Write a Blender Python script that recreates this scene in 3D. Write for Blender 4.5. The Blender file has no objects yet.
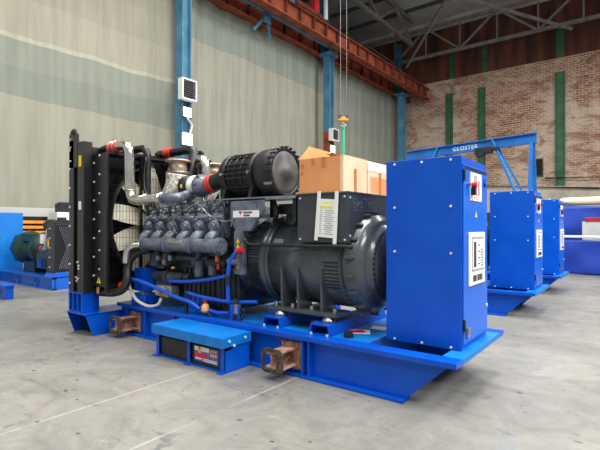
import bpy, math, random
from mathutils import Vector, Matrix, noise
random.seed(7)
PI = math.pi
S = bpy.context.scene
COL = S.collection

# ---------------------------------------------------------------- camera, world, lights, exposure
CAM_H = 1.55
YAW = math.radians(37.29)
FPX = 453.0
cam_d = bpy.data.cameras.new('camera')
cam_d.sensor_width = 36.0
cam_d.lens = FPX / 600.0 * 36.0
cam_d.clip_end = 300
cam = bpy.data.objects.new('camera', cam_d)
COL.objects.link(cam)
cam.location = (0, 0, CAM_H)
cam.rotation_euler = (PI / 2 + math.atan(2.0 / FPX), 0, YAW)
S.camera = cam

w = bpy.data.worlds.new('World')
S.world = w
w.use_nodes = True
w.node_tree.nodes['Background'].inputs[0].default_value = (0.93, 0.97, 1.0, 1)
w.node_tree.nodes['Background'].inputs[1].default_value = 0.5


def area_lamp(name, loc, sx, sy, power, col=(1, 1, 1), rot=(0, 0, 0)):
    d = bpy.data.lights.new(name, 'AREA')
    d.shape = 'RECTANGLE'
    d.size, d.size_y = sx, sy
    d.energy = power
    d.color = col
    o = bpy.data.objects.new(name, d)
    COL.objects.link(o)
    o.location = loc
    o.rotation_euler = rot
    return o


# roof lights of the hall and two added fill lamps (outside the frame)
area_lamp('roof_and_fill_light', (-8.5, 8.0, 15.0), 3.0, 14.0, 2400, (1.0, 0.985, 0.95))
area_lamp('roof_and_fill_light', (-1.0, 4.0, 15.0), 3.0, 14.0, 2400, (1.0, 0.985, 0.95))
area_lamp('roof_and_fill_light', (6.0, 10.0, 15.0), 3.0, 18.0, 2600, (1.0, 0.985, 0.95))
area_lamp('roof_and_fill_light', (-3.0, -6.0, 13.5), 14.0, 2.5, 1700, (1.0, 0.985, 0.95), (math.radians(-18), 0, 0))  # added fill lamp for the barrel highlight and the front blue faces
area_lamp('roof_and_fill_light', (9.0, 5.0, 11.0), 2.5, 14.0, 3000, (1.0, 0.985, 0.95), (0, math.radians(42), 0))  # added fill lamp, tilted to brighten the cabinet's right-hand side
area_lamp('roof_and_fill_light', (-3.0, 24.0, 15.2), 12.0, 3.0, 2600, (1.0, 0.985, 0.95))

S.view_settings.view_transform = 'Standard'
S.view_settings.look = 'None'
S.view_settings.gamma = 1.0
S.view_settings.use_curve_mapping = False
S.view_settings.exposure = -0.17
try:
    S.cycles.use_denoising = True
    S.cycles.max_bounces = 8
except Exception:
    pass

# ---------------------------------------------------------------- helpers
RX, RY = math.cos(YAW), math.sin(YAW)
FX, FY = -math.sin(YAW), math.cos(YAW)


def _ray(px, py):
    a = (px - 300) / FPX
    return Vector((FX + a * RX, FY + a * RY, -(py - 227) / FPX))


def aY(px, py, y):          # survey helper: the world point at depth plane y seen at a photo position
    d = _ray(px, py)
    t = y / d.y
    return Vector((d.x * t, y, CAM_H + d.z * t))


def aX(px, py, x):
    d = _ray(px, py)
    t = x / d.x
    return Vector((x, d.y * t, CAM_H + d.z * t))


def aZ(px, py, z):
    d = _ray(px, py)
    t = (z - CAM_H) / d.z
    return Vector((d.x * t, d.y * t, z))


def catmull(pts, k=6):
    P = [Vector(p) for p in pts]
    if len(P) < 3:
        return P
    out = []
    for i in range(len(P) - 1):
        p0 = P[i - 1] if i > 0 else P[0] * 2 - P[1]
        p1, p2 = P[i], P[i + 1]
        p3 = P[i + 2] if i + 2 < len(P) else P[-1] * 2 - P[-2]
        for j in range(k):
            t = j / k
            out.append(0.5 * ((2 * p1) + (-p0 + p2) * t + (2 * p0 - 5 * p1 + 4 * p2 - p3) * t * t
                              + (-p0 + 3 * p1 - 3 * p2 + p3) * t ** 3))
    out.append(P[-1])
    return out


def frame_of(d):
    d = Vector(d).normalized()
    up = Vector((0, 0, 1)) if abs(d.z) < 0.95 else Vector((1, 0, 0))
    a = d.cross(up).normalized()
    b = a.cross(d).normalized()
    return d, a, b


class MB:
    def __init__(self):
        self.v, self.f, self.s = [], [], []

    def add(self, vs, fs, smooth=False):
        b = len(self.v)
        self.v += [Vector(q) for q in vs]
        for q in fs:
            self.f.append(tuple(b + i for i in q))
            self.s.append(smooth)
        return self

    def box(self, x0, x1, y0, y1, z0, z1):
        x0, x1 = min(x0, x1), max(x0, x1)
        y0, y1 = min(y0, y1), max(y0, y1)
        z0, z1 = min(z0, z1), max(z0, z1)
        return self.add([(x0, y0, z0), (x1, y0, z0), (x1, y1, z0), (x0, y1, z0),
                         (x0, y0, z1), (x1, y0, z1), (x1, y1, z1), (x0, y1, z1)],
                        [(0, 3, 2, 1), (4, 5, 6, 7), (0, 1, 5, 4), (1, 2, 6, 5), (2, 3, 7, 6), (3, 0, 4, 7)])

    def obox(self, c, size, rot=None):
        """box with centre c, full size, 3x3 rotation"""
        m = rot or Matrix.Identity(3)
        hx, hy, hz = size[0] / 2, size[1] / 2, size[2] / 2
        vs = [Vector(c) + m @ Vector(q) for q in
              [(-hx, -hy, -hz), (hx, -hy, -hz), (hx, hy, -hz), (-hx, hy, -hz),
               (-hx, -hy, hz), (hx, -hy, hz), (hx, hy, hz), (-hx, hy, hz)]]
        return self.add(vs, [(0, 3, 2, 1), (4, 5, 6, 7), (0, 1, 5, 4), (1, 2, 6, 5), (2, 3, 7, 6), (3, 0, 4, 7)])

    def bar(self, p0, p1, wdt, hgt=None):
        """square bar between two points"""
        p0, p1 = Vector(p0), Vector(p1)
        d, a, b = frame_of(p1 - p0)
        m = Matrix((d, a, b)).transposed()
        return self.obox((p0 + p1) / 2, ((p1 - p0).length, wdt, hgt or wdt), m)

    def prism(self, poly, axis, a0, a1):
        n = len(poly)

        def mk(p, a):
            if axis == 'x':
                return (a, p[0], p[1])
            if axis == 'y':
                return (p[0], a, p[1])
            return (p[0], p[1], a)
        vs = [mk(p, a0) for p in poly] + [mk(p, a1) for p in poly]
        fs = [tuple(range(n)), tuple(range(2 * n - 1, n - 1, -1))]
        for i in range(n):
            j = (i + 1) % n
            fs.append((i, i + n, j + n, j))
        return self.add(vs, fs)

    def cyl(self, p0, p1, r0, r1=None, n=24, cap=True):
        r1 = r0 if r1 is None else r1
        p0, p1 = Vector(p0), Vector(p1)
        d, a, b = frame_of(p1 - p0)
        vs = []
        for p, r in ((p0, r0), (p1, r1)):
            for i in range(n):
                t = 2 * PI * i / n
                vs.append(p + a * (r * math.cos(t)) + b * (r * math.sin(t)))
        self.add(vs, [(i, (i + 1) % n, n + (i + 1) % n, n + i) for i in range(n)], n > 8)
        if cap:
            self.add(vs[:n], [tuple(range(n - 1, -1, -1))])
            self.add(vs[n:], [tuple(range(n))])
        return self

    def lathe(self, o, axis, prof, n=32, a0=0.0, a1=2 * PI):
        """prof: (radius, distance along axis)"""
        d, a, b = frame_of(axis)
        o = Vector(o)
        full = abs(a1 - a0 - 2 * PI) < 1e-6
        m = n if full else n + 1
        vs = []
        for r, h in prof:
            for i in range(m):
                t = a0 + (a1 - a0) * i / n
                vs.append(o + d * h + a * (r * math.cos(t)) + b * (r * math.sin(t)))
        fs = []
        for k in range(len(prof) - 1):
            for i in range(n):
                j = (i + 1) % m
                fs.append((k * m + i, k * m + j, (k + 1) * m + j, (k + 1) * m + i))
        return self.add(vs, fs, True)

    def tube(self, pts, r, n=12, k=6, smooth=True, cap=True):
        P = catmull(pts, k) if smooth else [Vector(p) for p in pts]
        rs = r if callable(r) else (lambda t: r)
        rings = []
        prev = None
        for i, p in enumerate(P):
            t = (P[min(i + 1, len(P) - 1)] - P[max(i - 1, 0)])
            if t.length < 1e-9:
                t = Vector((0, 0, 1))
            t.normalize()
            if prev is None:
                _, a, b = frame_of(t)
            else:
                a = (prev - t * prev.dot(t)).normalized()
                b = t.cross(a)
            prev = a
            rr = rs(i / (len(P) - 1))
            rings.append([p + a * (rr * math.cos(2 * PI * q / n)) + b * (rr * math.sin(2 * PI * q / n)) for q in range(n)])
        vs = [q for ring in rings for q in ring]
        fs = []
        for i in range(len(rings) - 1):
            for q in range(n):
                q2 = (q + 1) % n
                fs.append((i * n + q, i * n + q2, (i + 1) * n + q2, (i + 1) * n + q))
        self.add(vs, fs, True)
        if cap:
            self.add(rings[0], [tuple(range(n - 1, -1, -1))])
            self.add(rings[-1], [tuple(range(n))])
        return self

    def ball(self, c, r, n=14, sz=1.0):
        prof = [(max(1e-4, r * math.sin(PI * i / 8)), -r * sz * math.cos(PI * i / 8)) for i in range(9)]
        return self.lathe(c, (0, 0, 1), prof, n)

    def torus(self, c, axis, R, r, n=28, m=8):
        prof = [(R + r * math.cos(2 * PI * i / m), r * math.sin(2 * PI * i / m)) for i in range(m + 1)]
        return self.lathe(c, axis, prof, n)

    def quad(self, *pts):
        return self.add(pts, [tuple(range(len(pts)))])

    def build(self, name, mat, parent=None, bevel=0.0, loc=None, segs=2):
        me = bpy.data.meshes.new(name)
        off = Vector((0, 0, 0))
        if parent is not None:
            r = parent
            while r.parent is not None:
                r = r.parent
            off = Vector(r.location)
        elif loc is not None:
            off = Vector(loc)
        me.from_pydata([tuple(q - off) for q in self.v], [], self.f)
        me.polygons.foreach_set('use_smooth', self.s)
        me.materials.append(mat)
        me.update()
        o = bpy.data.objects.new(name, me)
        COL.objects.link(o)
        if parent is not None:
            o.parent = parent
        elif loc is not None:
            o.location = loc
        if bevel > 0:
            m = o.modifiers.new('bevel', 'BEVEL')
            m.width = bevel
            m.segments = segs
            m.limit_method = 'ANGLE'
            m.angle_limit = math.radians(40)
        return o


def tag(o, label, cat, group=None):
    o['label'] = label
    o['category'] = cat
    if group:
        o['group'] = group
    return o


def thing(name, loc, label, cat, group=None):
    o = bpy.data.objects.new(name, None)
    o.empty_display_size = 0.2
    COL.objects.link(o)
    o.location = loc
    return tag(o, label, cat, group)


def struct(o):
    o['kind'] = 'structure'
    return o


def dup(root, delta, label, group=None):
    r = root.copy()
    COL.objects.link(r)
    r.location = Vector(root.location) + Vector(delta)
    r['label'] = label
    if group:
        r['group'] = group
    for ch in list(root.children):
        c = ch.copy()
        COL.objects.link(c)
        c.parent = r
        for g in list(ch.children):
            d = g.copy()
            COL.objects.link(d)
            d.parent = c
    return r


def text_mesh(name, body, size, mat, parent, origin, xdir, ydir, extrude=0.001, space=1.0):
    cu = bpy.data.curves.new(name, 'FONT')
    cu.body = body
    cu.size = size
    cu.extrude = extrude
    cu.space_character = space
    tmp = bpy.data.objects.new(name + '_tmp', cu)
    COL.objects.link(tmp)
    bpy.context.view_layer.update()
    dg = bpy.context.evaluated_depsgraph_get()
    me = bpy.data.meshes.new_from_object(tmp.evaluated_get(dg))
    bpy.data.objects.remove(tmp)
    xd, yd = Vector(xdir).normalized(), Vector(ydir).normalized()
    zd = xd.cross(yd)
    r = parent
    while r.parent is not None:
        r = r.parent
    off = Vector(r.location)
    for v in me.vertices:
        v.co = Vector(origin) + xd * v.co.x + yd * v.co.y + zd * v.co.z - off
    me.materials.clear()
    me.materials.append(mat)
    o = bpy.data.objects.new(name, me)
    COL.objects.link(o)
    o.parent = parent
    return o


# ---------------------------------------------------------------- materials
def L(r, g, b):
    f = lambda c: (c / 255.0 / 12.92) if c / 255.0 <= 0.04045 else ((c / 255.0 + 0.055) / 1.055) ** 2.4
    return (f(r), f(g), f(b), 1)


def mat(name, c1, c2=None, scale=6.0, rough=0.5, metal=0.0, bump=0.0, bscale=None, detail=4.0, lo=0.35, hi=0.65, rvar=0.0, spec=0.5, coat=0.0):
    m = bpy.data.materials.new(name)
    m.use_nodes = True
    nt = m.node_tree
    b = nt.nodes['Principled BSDF']
    b.inputs['Roughness'].default_value = rough
    b.inputs['Metallic'].default_value = metal
    b.inputs['Specular IOR Level'].default_value = spec
    if coat:
        b.inputs['Coat Weight'].default_value = coat
        b.inputs['Coat Roughness'].default_value = 0.12
    tc = nt.nodes.new('ShaderNodeTexCoord')
    n = nt.nodes.new('ShaderNodeTexNoise')
    n.inputs['Scale'].default_value = scale
    n.inputs['Detail'].default_value = detail
    nt.links.new(tc.outputs['Object'], n.inputs['Vector'])
    r = nt.nodes.new('ShaderNodeValToRGB')
    r.color_ramp.elements[0].position = lo
    r.color_ramp.elements[1].position = hi
    r.color_ramp.elements[0].color = c1
    r.color_ramp.elements[1].color = c2 or c1
    nt.links.new(n.outputs['Fac'], r.inputs['Fac'])
    nt.links.new(r.outputs['Color'], b.inputs['Base Color'])
    if rvar:
        mr = nt.nodes.new('ShaderNodeMapRange')
        mr.inputs['To Min'].default_value = max(0.02, rough - rvar)
        mr.inputs['To Max'].default_value = rough + rvar
        nt.links.new(n.outputs['Fac'], mr.inputs['Value'])
        nt.links.new(mr.outputs['Result'], b.inputs['Roughness'])
    if bump:
        n2 = nt.nodes.new('ShaderNodeTexNoise')
        n2.inputs['Scale'].default_value = bscale or scale * 4
        nt.links.new(tc.outputs['Object'], n2.inputs['Vector'])
        bp = nt.nodes.new('ShaderNodeBump')
        bp.inputs['Strength'].default_value = bump
        bp.inputs['Distance'].default_value = 0.02
        nt.links.new(n2.outputs['Fac'], bp.inputs['Height'])
        nt.links.new(bp.outputs['Normal'], b.inputs['Normal'])
    return m


def emit(name, col, strength):
    m = bpy.data.materials.new(name)
    m.use_nodes = True
    nt = m.node_tree
    b = nt.nodes['Principled BSDF']
    b.inputs['Base Color'].default_value = col
    b.inputs['Emission Color'].default_value = col
    b.inputs['Emission Strength'].default_value = strength
    return m


M_BLUE = mat('blue_paint', L(0, 74, 184), L(1, 82, 194), 3.0, 0.32, rvar=0.05, spec=0.3, coat=0.06)
M_BLUE_LIT_TOP = mat('blue_lit_from_above', L(2, 104, 190), L(4, 120, 198), 5.0, 0.45, rvar=0.1, spec=0.35)  # frame blue made lighter, painting in the light on deck and lid
M_LBLUE = mat('light_blue_paint', L(16, 106, 178), L(28, 122, 192), 3.0, 0.4)
M_SKYBLUE = mat('column_blue_paint', L(58, 112, 142), L(88, 140, 166), 1.2, 0.5, detail=6)
M_DKBLUE_COL = mat('old_blue_paint', L(30, 74, 96), L(44, 96, 118), 2.0, 0.6)
M_GANTRY = mat('gantry_blue_paint', L(8, 92, 166), L(18, 108, 182), 2.0, 0.4)
M_BLACK = mat('black_paint', L(15, 16, 18), L(24, 25, 27), 8.0, 0.38, rvar=0.08)
M_BLACK_MATT = mat('black_plastic', L(17, 19, 22), L(30, 32, 36), 10.0, 0.5)
M_RUBBER = mat('black_rubber', L(18, 18, 20), L(30, 30, 32), 12.0, 0.42)
M_ENG = mat('engine_grey_paint', L(72, 79, 92), L(104, 112, 126), 9.0, 0.3, rvar=0.1, coat=0.2)
M_ENG_DK = mat('engine_dark_paint', L(40, 45, 52), L(72, 79, 90), 9.0, 0.42)
M_BLOCK = mat('engine_block_paint', L(24, 28, 34), L(46, 52, 62), 5.0, 0.45)
M_ALT = mat('alternator_paint', L(56, 62, 65), L(70, 76, 79), 4.0, 0.27, rvar=0.06, coat=0.3)
M_ALT_BOX = mat('alternator_box_paint', L(46, 50, 54), L(56, 60, 64), 4.0, 0.4, rvar=0.06, coat=0.15)
M_VOID = mat('dark_recess', L(9, 9, 10), L(13, 13, 14), 8.0, 0.8)
M_STEEL = mat('bare_steel', L(150, 148, 142), L(188, 186, 180), 9.0, 0.28, 0.85)
M_PIPE = mat('stainless_pipe', L(190, 184, 176), L(214, 210, 204), 5.0, 0.16, 0.9)
M_BOLT = mat('zinc_bolt', L(205, 208, 212), L(232, 234, 236), 20.0, 0.4, 0.25)
M_WRAP = mat('exhaust_wrap', L(168, 160, 150), L(236, 232, 224), 26.0, 0.35, 0.35, bump=1.0, bscale=26)
M_FLANGE = mat('exhaust_flange', L(140, 112, 90), L(206, 188, 166), 16.0, 0.4, 0.6)
M_RED = mat('red_silicone', L(196, 44, 34), L(222, 66, 50), 10.0, 0.45)
M_ORED = mat('signal_red', L(200, 24, 40), L(214, 34, 50), 10.0, 0.4)
M_RUST = mat('rusted_steel', L(104, 44, 26), L(176, 84, 52), 1.6, 0.75, bump=0.1, detail=8, lo=0.3, hi=0.72)
M_RUST_DK = mat('dark_rusted_steel', L(66, 32, 24), L(122, 58, 40), 1.2, 0.8, detail=8)
M_LUG = mat('rusty_lifting_steel', L(130, 88, 68), L(196, 160, 142), 14.0, 0.5, 0.2, detail=6)
M_LUG_DK = mat('worn_dark_steel', L(52, 42, 36), L(98, 84, 72), 24.0, 0.6, 0.3)
M_BRASS = mat('brass', L(176, 116, 60), L(206, 150, 90), 12.0, 0.35, 0.7)
M_CARTON = mat('cardboard', L(208, 138, 84), L(220, 152, 98), 2.5, 0.85)
M_CARTON_LT = mat('pale_cardboard', L(222, 184, 148), L(234, 200, 168), 3.0, 0.85)
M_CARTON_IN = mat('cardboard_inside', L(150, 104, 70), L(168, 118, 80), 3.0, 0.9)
M_TAPE = mat('parcel_tape', L(186, 112, 62), L(196, 122, 70), 5.0, 0.3)
M_WHITE = mat('white_plastic', L(226, 226, 222), L(236, 236, 232), 8.0, 0.4)
M_PAPER = mat('white_paper', L(224, 224, 222), L(236, 236, 234), 10.0, 0.7)
M_INK = mat('black_ink', L(36, 36, 40), L(60, 60, 64), 30.0, 0.7)
M_GREYINK = mat('grey_print', L(130, 130, 134), L(160, 160, 164), 60.0, 0.7)
M_YELLOW = mat('yellow_marker', L(222, 214, 60), L(232, 226, 90), 14.0, 0.6)
M_SIGNYEL = mat('warning_yellow', L(238, 200, 20), L(244, 210, 30), 10.0, 0.5)
M_LBLBLUE = mat('label_blue', L(70, 76, 150), L(96, 104, 170), 20.0, 0.4)
M_LBLORANGE = mat('label_orange', L(226, 160, 96), L(236, 178, 116), 30.0, 0.4)
M_GREY = mat('grey_steel', L(110, 116, 126), L(128, 134, 144), 6.0, 0.4, 0.2)
M_TRUSS = mat('truss_grey_paint', L(116, 114, 111), L(142, 140, 137), 2.0, 0.6)
M_BEIGE = mat('fan_blade_plastic', L(206, 200, 178), L(218, 212, 192), 5.0, 0.5)
M_TRUSS_DK = mat('purlin_dark_paint', L(70, 70, 70), L(92, 92, 92), 2.0, 0.7)
M_GREENPOST = mat('green_post_paint', L(38, 84, 58), L(58, 110, 78), 1.5, 0.65, detail=7)
M_GREENALT = mat('dark_green_paint', L(14, 44, 36), L(22, 58, 48), 5.0, 0.4)
M_SLING = mat('green_sling', L(40, 168, 120), L(56, 188, 138), 20.0, 0.7)
M_HOOK = mat('orange_hook_paint', L(214, 140, 30), L(232, 160, 44), 14.0, 0.5)
M_TARP = mat('blue_tarpaulin', L(14, 50, 150), L(22, 64, 176), 1.4, 0.45, bump=0.4, bscale=1.6)
M_CANVAS = mat('cream_canvas', L(214, 202, 176), L(226, 216, 194), 1.5, 0.8, bump=0.3, bscale=3)
M_CABLE = mat('steel_rope', L(130, 130, 126), L(150, 150, 146), 30.0, 0.5, 0.4)
M_HOSE_PALE = mat('braided_pale_hose', L(196, 192, 184), L(216, 212, 206), 60.0, 0.5)
M_HOSE_BLUE = mat('blue_hose', L(10, 74, 188), L(18, 88, 206), 30.0, 0.42)
M_ORANGE = mat('orange_paint', L(222, 136, 30), L(236, 154, 44), 4.0, 0.5)
M_ALU = mat('cast_aluminium', L(160, 158, 152), L(200, 198, 192), 16.0, 0.4, 0.4)
M_CAPFACE = mat('cap_face_lightened', L(140, 148, 160), L(160, 168, 178), 12.0, 0.4)  # engine grey lightened to offset the shade over the cap faces
M_LETTER = mat('embossed_paint', L(74, 79, 84), L(86, 91, 96), 6.0, 0.4)
M_LAMP = emit('lamp_glow', (1.0, 0.98, 0.93, 1), 12.0)
M_CONT = mat('container_blue', L(8, 112, 200), L(16, 124, 208), 2.0, 0.4)
M_WALLGREY = mat('grey_plinth', L(176, 176, 172), L(196, 196, 192), 0.6, 0.85)
M_PALEBEAM = mat('pale_concrete', L(178, 168, 156), L(212, 204, 192), 0.8, 0.9)
M_DUCT = mat('bare_duct_steel', L(122, 110, 92), L(158, 144, 124), 8.0, 0.35, 0.5)


def floor_material():
    m = bpy.data.materials.new('concrete_floor')
    m.use_nodes = True
    nt = m.node_tree
    N, K = nt.nodes, nt.links
    b = N['Principled BSDF']
    tc = N.new('ShaderNodeTexCoord')

    def noise_n(scale, detail, rough=0.6, dist=0.0):
        n = N.new('ShaderNodeTexNoise')
        n.inputs['Scale'].default_value = scale
        n.inputs['Detail'].default_value = detail
        n.inputs['Roughness'].default_value = rough
        n.inputs['Distortion'].default_value = dist
        K.new(tc.outputs['Object'], n.inputs['Vector'])
        return n

    def ramp(src, stops):
        r = N.new('ShaderNodeValToRGB')
        e = r.color_ramp.elements
        e[0].position, e[0].color = stops[0]
        e[1].position, e[1].color = stops[-1]
        for p, c in stops[1:-1]:
            q = e.new(p)
            q.color = c
        K.new(src, r.inputs['Fac'])
        return r

    def mix(fac, a, bb, mode='MIX'):
        x = N.new('ShaderNodeMix')
        x.data_type = 'RGBA'
        x.blend_type = mode
        if isinstance(fac, float):
            x.inputs['Factor'].default_value = fac
        else:
            K.new(fac, x.inputs['Factor'])
        for s, q in ((6, a), (7, bb)):
            if isinstance(q, tuple):
                x.inputs[s].default_value = q
            else:
                K.new(q, x.inputs[s])
        return x.outputs[2]
    big = ramp(noise_n(0.35, 6, 0.65, 0.6).outputs['Fac'],
               [(0.3, L(108, 107, 101)), (0.5, L(129, 127, 120)), (0.7, L(147, 144, 136))])
    mid = ramp(noise_n(1.7, 8, 0.7, 1.2).outputs['Fac'], [(0.34, (0.60, 0.60, 0.61, 1)), (0.56, (1, 1, 1, 1))])
    fine = ramp(noise_n(14, 6, 0.7).outputs['Fac'], [(0.3, (0.86, 0.86, 0.87, 1)), (0.6, (1, 1, 1, 1))])
    c = mix(0.75, big.outputs['Color'], mid.outputs['Color'], 'MULTIPLY')
    c = mix(0.8, c, fine.outputs['Color'], 'MULTIPLY')
    # oil spots and dark blots
    spot = ramp(noise_n(3.1, 3, 0.5, 0.3).outputs['Fac'], [(0.66, (0, 0, 0, 1)), (0.70, (0.8, 0.8, 0.8, 1))])
    c = mix(spot.outputs['Color'], c, L(96, 96, 96))
    tiny = ramp(noise_n(9.0, 2, 0.5).outputs['Fac'], [(0.70, (0, 0, 0, 1)), (0.725, (1, 1, 1, 1))])
    c = mix(tiny.outputs['Color'], c, L(66, 62, 58))
    white = ramp(noise_n(1.15, 5, 0.6, 2.0).outputs['Fac'], [(0.66, (0, 0, 0, 1)), (0.74, (0.7, 0.7, 0.7, 1))])
    c = mix(white.outputs['Color'], c, L(176, 176, 172))
    # expansion joints: pale lines along y every 3 m, faint along x
    sep = N.new('ShaderNodeSeparateXYZ')
    K.new(tc.outputs['Object'], sep.inputs['Vector'])

    def math_n(op, a, v):
        q = N.new('ShaderNodeMath')
        q.operation = op
        K.new(a, q.inputs[0])
        if v is not None:
            if isinstance(v, float):
                q.inputs[1].default_value = v
            else:
                K.new(v, q.inputs[1])
        return q.outputs[0]
    e = math_n('ABSOLUTE', math_n('ADD', sep.outputs['X'], 3.345), None)
    e = math_n('ABSOLUTE', math_n('SUBTRACT', e, 0.49), None)
    e = math_n('LESS_THAN', e, 0.012)
    wear = ramp(noise_n(2.2, 5).outputs['Fac'], [(0.38, (0, 0, 0, 1)), (0.56, (0.6, 0.6, 0.6, 1))])
    c = mix(math_n('MULTIPLY', e, wear.outputs['Color']), c, L(170, 168, 160))
    # dark scuffs
    mp = N.new('ShaderNodeMapping')
    mp.inputs['Rotation'].default_value = (0, 0, 0.5)
    mp.inputs['Scale'].default_value = (1.0, 5.0, 1)
    K.new(tc.outputs['Object'], mp.inputs['Vector'])
    sn = noise_n(1.6, 6, 0.65, 0.6)
    K.new(mp.outputs['Vector'], sn.inputs['Vector'])
    scuff = ramp(sn.outputs['Fac'], [(0.57, (0, 0, 0, 1)), (0.70, (0.55, 0.55, 0.55, 1))])
    c = mix(scuff.outputs['Color'], c, L(84, 84, 84))
    haze_ = ramp(noise_n(0.55, 8, 0.72, 1.6).outputs['Fac'], [(0.5, (0, 0, 0, 1)), (0.66, (0.55, 0.55, 0.55, 1))])
    c = mix(haze_.outputs['Color'], c, L(112, 114, 112))
    blue_ = ramp(noise_n(0.9, 5, 0.6, 1.0).outputs['Fac'], [(0.66, (0, 0, 0, 1)), (0.78, (0.3, 0.3, 0.3, 1))])
    c = mix(blue_.outputs['Color'], c, L(70, 110, 130))
    K.new(c, b.inputs['Base Color'])
    rr = N.new('ShaderNodeMapRange')
    rr.inputs['To Min'].default_value = 0.28
    rr.inputs['To Max'].default_value = 0.62
    K.new(noise_n(1.3, 6, 0.6).outputs['Fac'], rr.inputs['Value'])
    K.new(rr.outputs['Result'], b.inputs['Roughness'])
    bp = N.new('ShaderNodeBump')
    bp.inputs['Strength'].default_value = 0.15
    bp.inputs['Distance'].default_value = 0.01
    K.new(noise_n(30, 5).outputs['Fac'], bp.inputs['Height'])
    K.new(bp.outputs['Normal'], b.inputs['Normal'])
    return m


def brick_material():
    m = bpy.data.materials.new('old_brick')
    m.use_nodes = True
    nt = m.node_tree
    N, K = nt.nodes, nt.links
    b = N['Principled BSDF']
    b.inputs['Roughness'].default_value = 0.9
    tc = N.new('ShaderNodeTexCoord')
    mp = N.new('ShaderNodeMapping')
    mp.inputs['Rotation'].default_value = (PI / 2, 0, 0)
    K.new(tc.outputs['Object'], mp.inputs['Vector'])
    br = N.new('ShaderNodeTexBrick')
    br.inputs['Scale'].default_value = 1.0
    br.inputs['Brick Width'].default_value = 0.44
    br.inputs['Row Height'].default_value = 0.17
    br.inputs['Mortar Size'].default_value = 0.026
    br.inputs['Color1'].default_value = L(138, 84, 64)
    br.inputs['Color2'].default_value = L(176, 132, 108)
    br.inputs['Mortar'].default_value = L(190, 176, 158)
    K.new(mp.outputs['Vector'], br.inputs['Vector'])

    def nz(scale, detail, sx=1, sz=1, dist=0.5):
        mm = N.new('ShaderNodeMapping')
        mm.inputs['Scale'].default_value = (sx, 1, sz)
        K.new(tc.outputs['Object'], mm.inputs['Vector'])
        n = N.new('ShaderNodeTexNoise')
        n.inputs['Scale'].default_value = scale
        n.inputs['Detail'].default_value = detail
        n.inputs['Roughness'].default_value = 0.65
        n.inputs['Distortion'].default_value = dist
        K.new(mm.outputs['Vector'], n.inputs['Vector'])
        return n

    def mixin(src, stops, c, col, fmax=0.85):
        r = N.new('ShaderNodeValToRGB')
        r.color_ramp.elements[0].position = stops[0]
        r.color_ramp.elements[1].position = stops[1]
        r.color_ramp.elements[1].color = (fmax, fmax, fmax, 1)
        K.new(src, r.inputs['Fac'])
        x = N.new('ShaderNodeMix')
        x.data_type = 'RGBA'
        K.new(r.outputs['Color'], x.inputs['Factor'])
        K.new(c, x.inputs[6])
        x.inputs[7].default_value = col
        return x.outputs[2]
    c = br.outputs['Color']
    c = mixin(nz(0.22, 7).outputs['Fac'], (0.46, 0.60), c, L(206, 190, 172), 0.7)
    c = mixin(nz(0.5, 8, 1, 2.2, 1.0).outputs['Fac'], (0.52, 0.60), c, L(124, 72, 54), 0.6)
    c = mixin(nz(1.6, 6, 0.5, 2.5).outputs['Fac'], (0.55, 0.64), c, L(84, 50, 40), 0.5)
    c = mixin(nz(2.6, 6, 1.0, 1.0).outputs['Fac'], (0.55, 0.64), c, L(208, 196, 180), 0.45)
    K.new(c, b.inputs['Base Color'])
    return m


def curtain_material(name, bands, base):
    """bands: list of (z, colour) steps, colour from z upwards"""
    m = bpy.data.materials.new(name)
    m.use_nodes = True
    nt = m.node_tree
    N, K = nt.nodes, nt.links
    b = N['Principled BSDF']
    b.inputs['Roughness'].default_value = 0.85
    b.inputs['Specular IOR Level'].default_value = 0.25
    tc = N.new('ShaderNodeTexCoord')
    sep = N.new('ShaderNodeSeparateXYZ')
    K.new(tc.outputs['Object'], sep.inputs['Vector'])
    n = N.new('ShaderNodeTexNoise')
    n.inputs['Scale'].default_value = 0.13
    K.new(tc.outputs['Object'], n.inputs['Vector'])
    ad = N.new('ShaderNodeMath')
    ad.operation = 'MULTIPLY_ADD'
    ad.inputs[1].default_value = 1.1
    K.new(n.outputs['Fac'], ad.inputs[0])
    K.new(sep.outputs['Z'], ad.inputs[2])
    mr = N.new('ShaderNodeMapRange')
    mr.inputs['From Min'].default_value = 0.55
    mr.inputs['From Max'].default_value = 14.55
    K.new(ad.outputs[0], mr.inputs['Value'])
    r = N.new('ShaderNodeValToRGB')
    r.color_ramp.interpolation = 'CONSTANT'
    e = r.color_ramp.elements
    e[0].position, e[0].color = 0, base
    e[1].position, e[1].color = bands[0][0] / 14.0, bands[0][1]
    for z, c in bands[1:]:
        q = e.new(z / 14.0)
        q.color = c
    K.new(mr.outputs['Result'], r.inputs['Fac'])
    mp = N.new('ShaderNodeMapping')
    mp.inputs['Scale'].default_value = (1, 3.0, 0.25)
    K.new(tc.outputs['Object'], mp.inputs['Vector'])
    n2 = N.new('ShaderNodeTexNoise')
    n2.inputs['Scale'].default_value = 1.2
    n2.inputs['Detail'].default_value = 6
    K.new(mp.outputs['Vector'], n2.inputs['Vector'])
    r2 = N.new('ShaderNodeValToRGB')
    r2.color_ramp.elements[0].position = 0.3
    r2.color_ramp.elements[0].color = (0.78, 0.78, 0.78, 1)
    r2.color_ramp.elements[1].position = 0.6
    K.new(n2.outputs['Fac'], r2.inputs['Fac'])
    x = N.new('ShaderNodeMix')
    x.data_type = 'RGBA'
    x.blend_type = 'MULTIPLY'
    x.inputs['Factor'].default_value = 0.8
    K.new(r.outputs['Color'], x.inputs[6])
    K.new(r2.outputs['Color'], x.inputs[7])
    K.new(x.outputs[2], b.inputs['Base Color'])
    return m


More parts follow.
